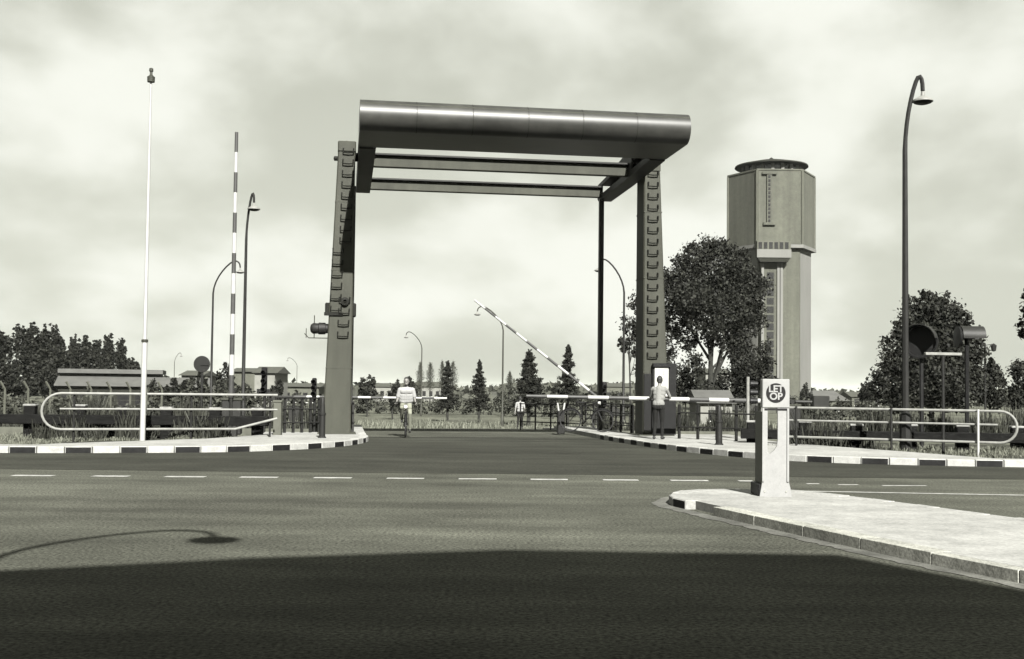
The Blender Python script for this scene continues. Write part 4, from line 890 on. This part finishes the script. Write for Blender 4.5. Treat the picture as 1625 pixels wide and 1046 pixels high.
# grasses
def blades(name, pts, h, wdt, m, label, cat, rs, lean=.3):
    n = len(pts); p = np.array(pts); a = rs.uniform(0, 2*math.pi, n); hh_ = h*rs.uniform(.35, 1.25, n)*(.55+.45*np.sin(p[:, 0]*1.7+np.sin(p[:, 1]*2.3)*1.5)*np.sin(p[:, 1]*1.3+p[:, 0]*.6)+.25*np.sin(p[:, 0]*4.1));
    hh_ = np.maximum(hh_, .03); ln = rs.normal(size=(n, 2))*lean*hh_[:, None]
    v = np.empty((n, 4, 3)); dx = np.stack([np.cos(a), np.sin(a)], 1)*wdt
    v[:, 0, :2] = p[:, :2]-dx; v[:, 0, 2] = p[:, 2]; v[:, 1, :2] = p[:, :2]+dx; v[:, 1, 2] = p[:, 2]
    v[:, 2, :2] = p[:, :2]+ln+dx*.35; v[:, 2, 2] = p[:, 2]+hh_; v[:, 3, :2] = p[:, :2]+ln-dx*.35; v[:, 3, 2] = p[:, 2]+hh_*.97
    me = bpy.data.meshes.new(name); me.vertices.add(n*4); me.vertices.foreach_set('co', v.ravel()); me.loops.add(n*4); me.loops.foreach_set('vertex_index', np.arange(n*4)); me.polygons.add(n); me.polygons.foreach_set('loop_start', np.arange(n)*4); me.polygons.foreach_set('loop_total', np.full(n, 4)); me.update(calc_edges=True); me.materials.append(m)
    tag(link(name, me), label, cat, kind='stuff')
def in_pav(x, y):
    return False
pts = []
for k in range(52000):
    x = rs.uniform(-22, -7.2); y = rs.uniform(26.2, 33.0)
    if y > 30.9+(x+9)*.0 or (x < -11.0 and y > 25.9+(-11-x)*-.05): pts.append((x, y, -.04))
blades('grass', pts, .16, .013, M['grassblade'], 'dry grass behind the left railing', 'grass', rs)
pts = [(x, y, -.04) for x, y in zip(rs.uniform(6, 24, 50000), rs.uniform(25.0, 32.6, 50000)) if y > 29.2-(x-6)*.42 and y < 33.2]
blades('grass', pts, .17, .013, M['grassblade'], 'dry grass behind the right railing', 'grass', rs)
pts = []
for k in range(60000):
    u = rs.uniform(-40, 40); v = 8.3+rs.uniform(0, 1)**1.6*60
    if -4.3 < u-uc_(v) < 5.4: continue
    p = B(u, v); pts.append((p.x, p.y, gz(p.x, p.y)-.02))
blades('tall_grass', pts, .42, .03, M['grassblade'], 'tall dry grass on the far bank', 'grass', rs)
pts = [(x, y, -.04) for x, y in zip(rs.uniform(-19, -7.2, 15000), rs.uniform(31.6, 33.6, 15000)) if math.sin(x*1.9)+math.sin(x*.7+2) > -.3]
blades('weeds', pts, .95, .022, M['reed'], 'dark weeds around the left timber guard rail', 'weeds', rs, .2)
pts = [(x, y, -.04) for x, y in zip(rs.uniform(6.6, 18, 5000), rs.uniform(30.2, 32.4, 5000)) if math.sin(x*1.7)+math.sin(x*.8+1) > .1]
blades('weeds', pts, .8, .022, M['reed'], 'dark weeds around the right timber guard rail', 'weeds', rs, .2)
pts = []
for k in range(22000):
    u = rs.uniform(-26, 26); v = 8.15+rs.uniform(0, 1)*1.2
    if -4.6 < u < 5.0: continue
    p = B(u, v); pts.append((p.x, p.y, -.1))
blades('reeds', pts, .95, .022, M['reed'], 'dark reeds along the far canal edge', 'reeds', rs, .15)
# ================================================================== PEOPLE AND BICYCLES
def person(name, label, loc, rz, prims, vox=.0105, group=None):
    """prims: (material, a, b, ra, rb[, squash]) tapered capsules, fused by a voxel remesh into one skin"""
    bm = bmesh.new()
    for (mt, a, b, ra, rb) in prims:
        a, b = Vector(a), Vector(b); n = max(2, int((b-a).length/max(min(ra, rb)*.5, .006))+1); n = min(n, 26)
        for k in range(n):
            t_ = k/(n-1); c = a.lerp(b, t_); rr_ = ra+(rb-ra)*t_
            bmesh.ops.create_icosphere(bm, subdivisions=2, radius=rr_, matrix=Matrix.Translation(c))
    me = bpy.data.meshes.new(name); bm.to_mesh(me); bm.free(); ob = bpy.data.objects.new(name, me); C.objects.link(ob)
    mod = ob.modifiers.new('r', 'REMESH'); mod.mode = 'VOXEL'; mod.voxel_size = vox; sm_ = ob.modifiers.new('s', 'SMOOTH'); sm_.factor = .5; sm_.iterations = 2
    dg = bpy.context.evaluated_depsgraph_get(); m2 = bpy.data.meshes.new_from_object(ob.evaluated_get(dg)); bpy.data.objects.remove(ob)
    mats = []; [mats.append(p[0]) for p in prims if p[0] not in mats]
    m2.materials.clear(); [m2.materials.append(M[x]) for x in mats]
    nP = len(m2.polygons); cen = np.empty(nP*3); m2.polygons.foreach_get('center', cen); cen = cen.reshape(-1, 3); best = np.full(nP, 1e9); idx = np.zeros(nP, int)
    for (mt, a, b, ra, rb) in prims:
        a, b = np.array(a, float), np.array(b, float); d = b-a; L2 = d@d+1e-9; t_ = np.clip((cen-a)@d/L2, 0, 1); dist = np.linalg.norm(cen-a-t_[:, None]*d, axis=1)-(ra+(rb-ra)*t_)
        w_ = dist < best; best[w_] = dist[w_]; idx[w_] = mats.index(mt)
    m2.polygons.foreach_set('material_index', idx); m2.polygons.foreach_set('use_smooth', np.ones(nP, bool))
    o = link(name, m2, None, loc, (0, 0, rz)); return tag(o, label, 'person', group)
def head(c, tilt=(0, 0), hair='hair', skin='skin'):
    """face towards -y, c = centre of skull"""
    x, y, z = c; ty, tz = tilt
    return [(skin, (x, y-.012, z-.055), (x, y-.02, z+.02), .070, .076), (skin, (x, y-.045, z-.095), (x, y-.05, z-.085), .036, .040), (skin, (x, y-.098, z-.005), (x, y-.112, z-.028), .009, .013),
            (skin, (x-.078, y+.01, z-.03), (x-.080, y+.01, z+.005), .012, .014), (skin, (x+.078, y+.01, z-.03), (x+.080, y+.01, z+.005), .012, .014),
            (hair, (x, y+.022, z+.035), (x, y+.005, z+.052), .084, .080), (hair, (x, y+.035, z-.03), (x, y+.03, z+.03), .070, .080),
            (hair, (x-.028, y-.092, z+.012), (x-.022, y-.094, z+.012), .007, .007), (hair, (x+.028, y-.092, z+.012), (x+.022, y-.094, z+.012), .007, .007)]
def hand(w, d, up, skin='skin', curl=.6):
    """hand at wrist w pointing along d, thumb side up"""
    w = Vector(w); d = Vector(d).normalized(); up = Vector(up); up = (up-d*up.dot(d)).normalized(); side = d.cross(up); res = [(skin, w, w+d*.075, .026, .032)]
    res.append((skin, w+d*.05+up*.022, w+d*.075-up*.022, .018, .018))
    for k, (o, L) in enumerate(((.028, .062), (.010, .072), (-.009, .067), (-.027, .052))):
        k0 = w+d*.085+up*o; k1 = k0+(d*(1-curl*.4)+side*curl*.5).normalized()*L*.55; k2 = k1+(d*(.6-curl)+side*curl).normalized()*L*.5
        res += [(skin, k0, k1, .0095, .0088), (skin, k1, k2, .0088, .0078)]
    t0 = w+d*.03+up*.026; t1 = t0+(d*.7+up*.7).normalized()*.035; res += [(skin, t0, t1, .0115, .0105), (skin, t1, t1+(d*.9+side*.35).normalized()*.03, .0105, .009)]
    return res
V3 = lambda v: tuple(v)
# --- pedestrian walking away (back towards camera: face +y => build facing -y, turn by pi)
def standing(shirt, trou, stride=.18, arms='swing', lean=0.0):
    P = head((0, -.03-lean*.5, 1.645))
    P += [('skin', (0, .01-lean*.45, 1.47), (0, -.005-lean*.5, 1.58), .052, .05)]
    P += [(shirt, (-.09, -lean*.4, 1.36), (.09, -lean*.4, 1.36), .105, .105), (shirt, (-.17, -lean*.42, 1.405), (.17, -lean*.42, 1.405), .062, .062), (shirt, (-.06, -lean*.25, 1.15), (.06, -lean*.25, 1.15), .115, .115), (shirt, (-.065, 0, .99), (.065, 0, .99), .112, .112), (shirt, (-.08, -lean*.35, 1.27), (.08, -lean*.35, 1.27), .11, .11), (shirt, (0, 0, 1.0), (0, -lean*.4, 1.38), .12, .12)]
    P += [(trou, (-.075, .01, .90), (.075, .01, .90), .112, .112)]
    for s, st in ((-1, stride), (1, -stride)):
        hip = (s*.09, .0, .88); knee = (s*.095, -.04+st*-.35, .48); ank = (s*.10, .03+st*(-1.0 if st > 0 else -.9), .095 if st >= 0 else .11)
        P += [(trou, hip, knee, .092, .062), (trou, knee, ank, .060, .045), ('shoe', (ank[0], ank[1]+.03, .045), (ank[0]+s*.02, ank[1]-.14, .036), .043, .034)]
    return P
def arm(sh, el, wr, shirt, up, curl=.6, long=False):
    r_ = [(shirt, sh, el if long else Vector(sh).lerp(Vector(el), .8), .056, .048)]
    if not long: r_ += [('skin', Vector(sh).lerp(Vector(el), .75), el, .041, .039)]
    r_ += [(shirt if long else 'skin', el, wr, .041, .029)]
    return r_+hand(wr, Vector(wr)-Vector(el), up, 'skin', curl)
P = standing('shirt', 'trousers_dark', .22)
P += arm((-.2, 0, 1.39), (-.25, .06, 1.12), (-.25, -.08, .90), 'shirt', (0, -1, .3)) + arm((.2, 0, 1.39), (.25, .02, 1.11), (.26, .13, .88), 'shirt', (0, -1, .3))
q = at(825, 682, 64); person('person', 'person in a white shirt and dark trousers walking away beyond the bridge', (q.x, q.y, rz_(uv_of(q.x, q.y)[1])), math.pi-R(8), P)
# --- man leaning on the lowered boom by the right post, seen from behind and side
P = standing('grey_shirt', 'trousers_dark', .05, lean=.22)
P += arm((-.2, -.10, 1.38), (-.27, -.26, 1.16), (-.12, -.44, 1.17), 'grey_shirt', (0, 0, 1), .8) + arm((.2, -.10, 1.38), (.28, -.24, 1.15), (.13, -.43, 1.17), 'grey_shirt', (0, 0, 1), .8)
q = gp(1044, 697, .14); person('person', 'person in a pale shirt and dark trousers leaning on the lowered boom', (q.x, q.y-.1, .145), R(160), P)
# --- cyclist and bicycle, riding towards the camera (bike frame: -y forward)
q = gp(641, 695, 0); cyc = (q.x, q.y+.55, 0.004); crz = R(4)
def bicycle(name, label, loc, rz, steer=0.0):
    t = thing(name, label, 'bicycle', loc, rz); rw = .345
    for yw in (-.55, .53):
        ty = MB(); ring = [(0, yw+math.cos(2*math.pi*k/32)*rw, .36+math.sin(2*math.pi*k/32)*rw) for k in range(33)]; ty.tube(ring, .020, 6, False); w_ = ty.build('wheel', M['rubber'], t, True)
        sp_ = MB()
        for k in range(12):
            a = 2*math.pi*k/12; sp_.tube([(0, yw, .36), (0, yw+math.cos(a)*.335, .36+math.sin(a)*.335)], .003, 3)
        sp_.tube([(-.05, yw, .36), (.05, yw, .36)], .022, 8); sp_.build('spokes', M['lamp_grey'], w_)
        mg = MB(); mg.tube([(0, yw+math.cos(R(a))*.385, .36+math.sin(R(a))*.385) for a in (range(20, 171, 15) if yw > 0 else range(10, 161, 15))], .026, 6); mg.build('mudguard', M['black'], t)
    f = MB(); bb = (0, .08, .30); hd_ = (0, -.34, .92); hl = (0, -.375, .72); st_ = (0, .22, .86)
    for a, b in ((bb, hl), (bb, st_), (hd_, (0, .2, .80))): f.tube([a, b], .017, 7)
    for s in (-.05, .05): f.tube([bb, (s, .53, .36), (0, .2, .78)], .010, 6); f.tube([(s*.6, -.39, .68), (s, -.55, .36)], .012, 6)
    f.tube([hl, (0, -.32, 1.0)], .019, 7); f.build('frame', M['black'], t, True)
    h = MB(); h.tube([(-.29, -.08, 1.04), (-.29, -.2, 1.06), (-.2, -.33, 1.07), (0, -.33, 1.03), (.2, -.33, 1.07), (.29, -.2, 1.06), (.29, -.08, 1.04)], .013, 7); h.build('handlebar', M['lamp_grey'], t, True)
    s = MB(); s.prism([(-.09, .34), (-.10, .26), (-.03, .10), (0, .05), (.03, .10), (.10, .26), (.09, .34)], .92, .97, 'xy'); s.tube([(0, .22, .84), (0, .23, .93)], .014, 6); s.build('saddle', M['black'], t)
    pd = MB(); pd.tube([(.05, .08, .30), (.07, .0, .15)], .01, 5); pd.box(.07, .16, -.04, .04, .13, .155); pd.tube([(-.05, .08, .30), (-.07, .16, .45)], .01, 5); pd.box(-.16, -.07, .12, .20, .435, .46); pd.lathe([(.0, -.01), (.09, -.01), (.09, .0), (0, .0)], 16, (.055, .08, .30), axis='x'); pd.build('pedals', M['lamp_grey'], t)
    l_ = MB(); l_.lathe([(.0, .04), (.045, .03), (.055, -.04), (.0, -.045)], 12, (0, -.43, .93), axis='y'); l_.build('headlamp', M['enamel'], t)
    return t
bicycle('bicycle', 'black roadster bicycle ridden towards the viewer over the bridge', cyc, crz)
P = head((0, .0, 1.695)); dy = .22
P += [('skin', (0, .06, 1.52), (0, .03, 1.62), .052, .05), ('shirt', (-.10, .07, 1.40), (.10, .07, 1.40), .12, .12), ('shirt', (-.18, .06, 1.445), (.18, .06, 1.445), .066, .066), ('shirt', (-.10, .12, 1.27), (.10, .12, 1.27), .125, .125), ('shirt', (-.11, .17, 1.12), (.11, .17, 1.12), .13, .13), ('shirt', (-.105, .14, 1.2), (.105, .14, 1.2), .127, .127), ('shirt', (0, .2, 1.1), (0, .08, 1.42), .13, .125), ('shirt', (-.2, .06, 1.43), (-.245, .085, 1.24), .07, .068), ('shirt', (.2, .06, 1.43), (.245, .085, 1.24), .07, .068), ('trousers_pale', (-.08, .21, 1.03), (.08, .21, 1.03), .11, .11)]
for s, knee, ank in ((1, (.125, -.18, .72), (.125, .03, .27)), (-1, (-.125, -.20, .90), (-.125, .12, .56))):
    P += [('trousers_pale', (s*.09, .18, 1.0), knee, .092, .066), ('trousers_pale', knee, ank, .063, .046), ('shoe', (ank[0], ank[1]+.04, ank[2]-.065), (ank[0], ank[1]-.14, ank[2]-.085), .042, .034)]
P += arm((-.19, .06, 1.43), (-.255, .09, 1.17), (-.285, -.05, 1.06), 'shirt', (.3, 0, 1), .9) + arm((.19, .06, 1.43), (.255, .09, 1.17), (.285, -.05, 1.06), 'shirt', (-.3, 0, 1), .9)
person('person', 'person in a white shirt and pale trousers cycling towards the viewer', cyc, crz, P)
q = at(930, 684, 37.6); bicycle('bicycle', 'dark bicycle parked against the hanger rod at the right', (q.x, q.y, .15), R(70))

# ================================================================== HAZE
hz = MB(); hz.box(-6000, 6000, -600, 7000, -3.8, 42)
hm = bpy.data.materials.new('thin_haze'); hm.use_nodes = True; hn = hm.node_tree.nodes; hn.remove(hn['Principled BSDF'])
pv = hn.new('ShaderNodeVolumePrincipled'); pv.inputs['Density'].default_value = .00008; pv.inputs['Color'].default_value = (.97, 1, .93, 1); pv.inputs['Anisotropy'].default_value = .2
hm.node_tree.links.new(pv.outputs[0], hn['Material Output'].inputs['Volume'])
tag(hz.build('haze', hm), kind='stuff')
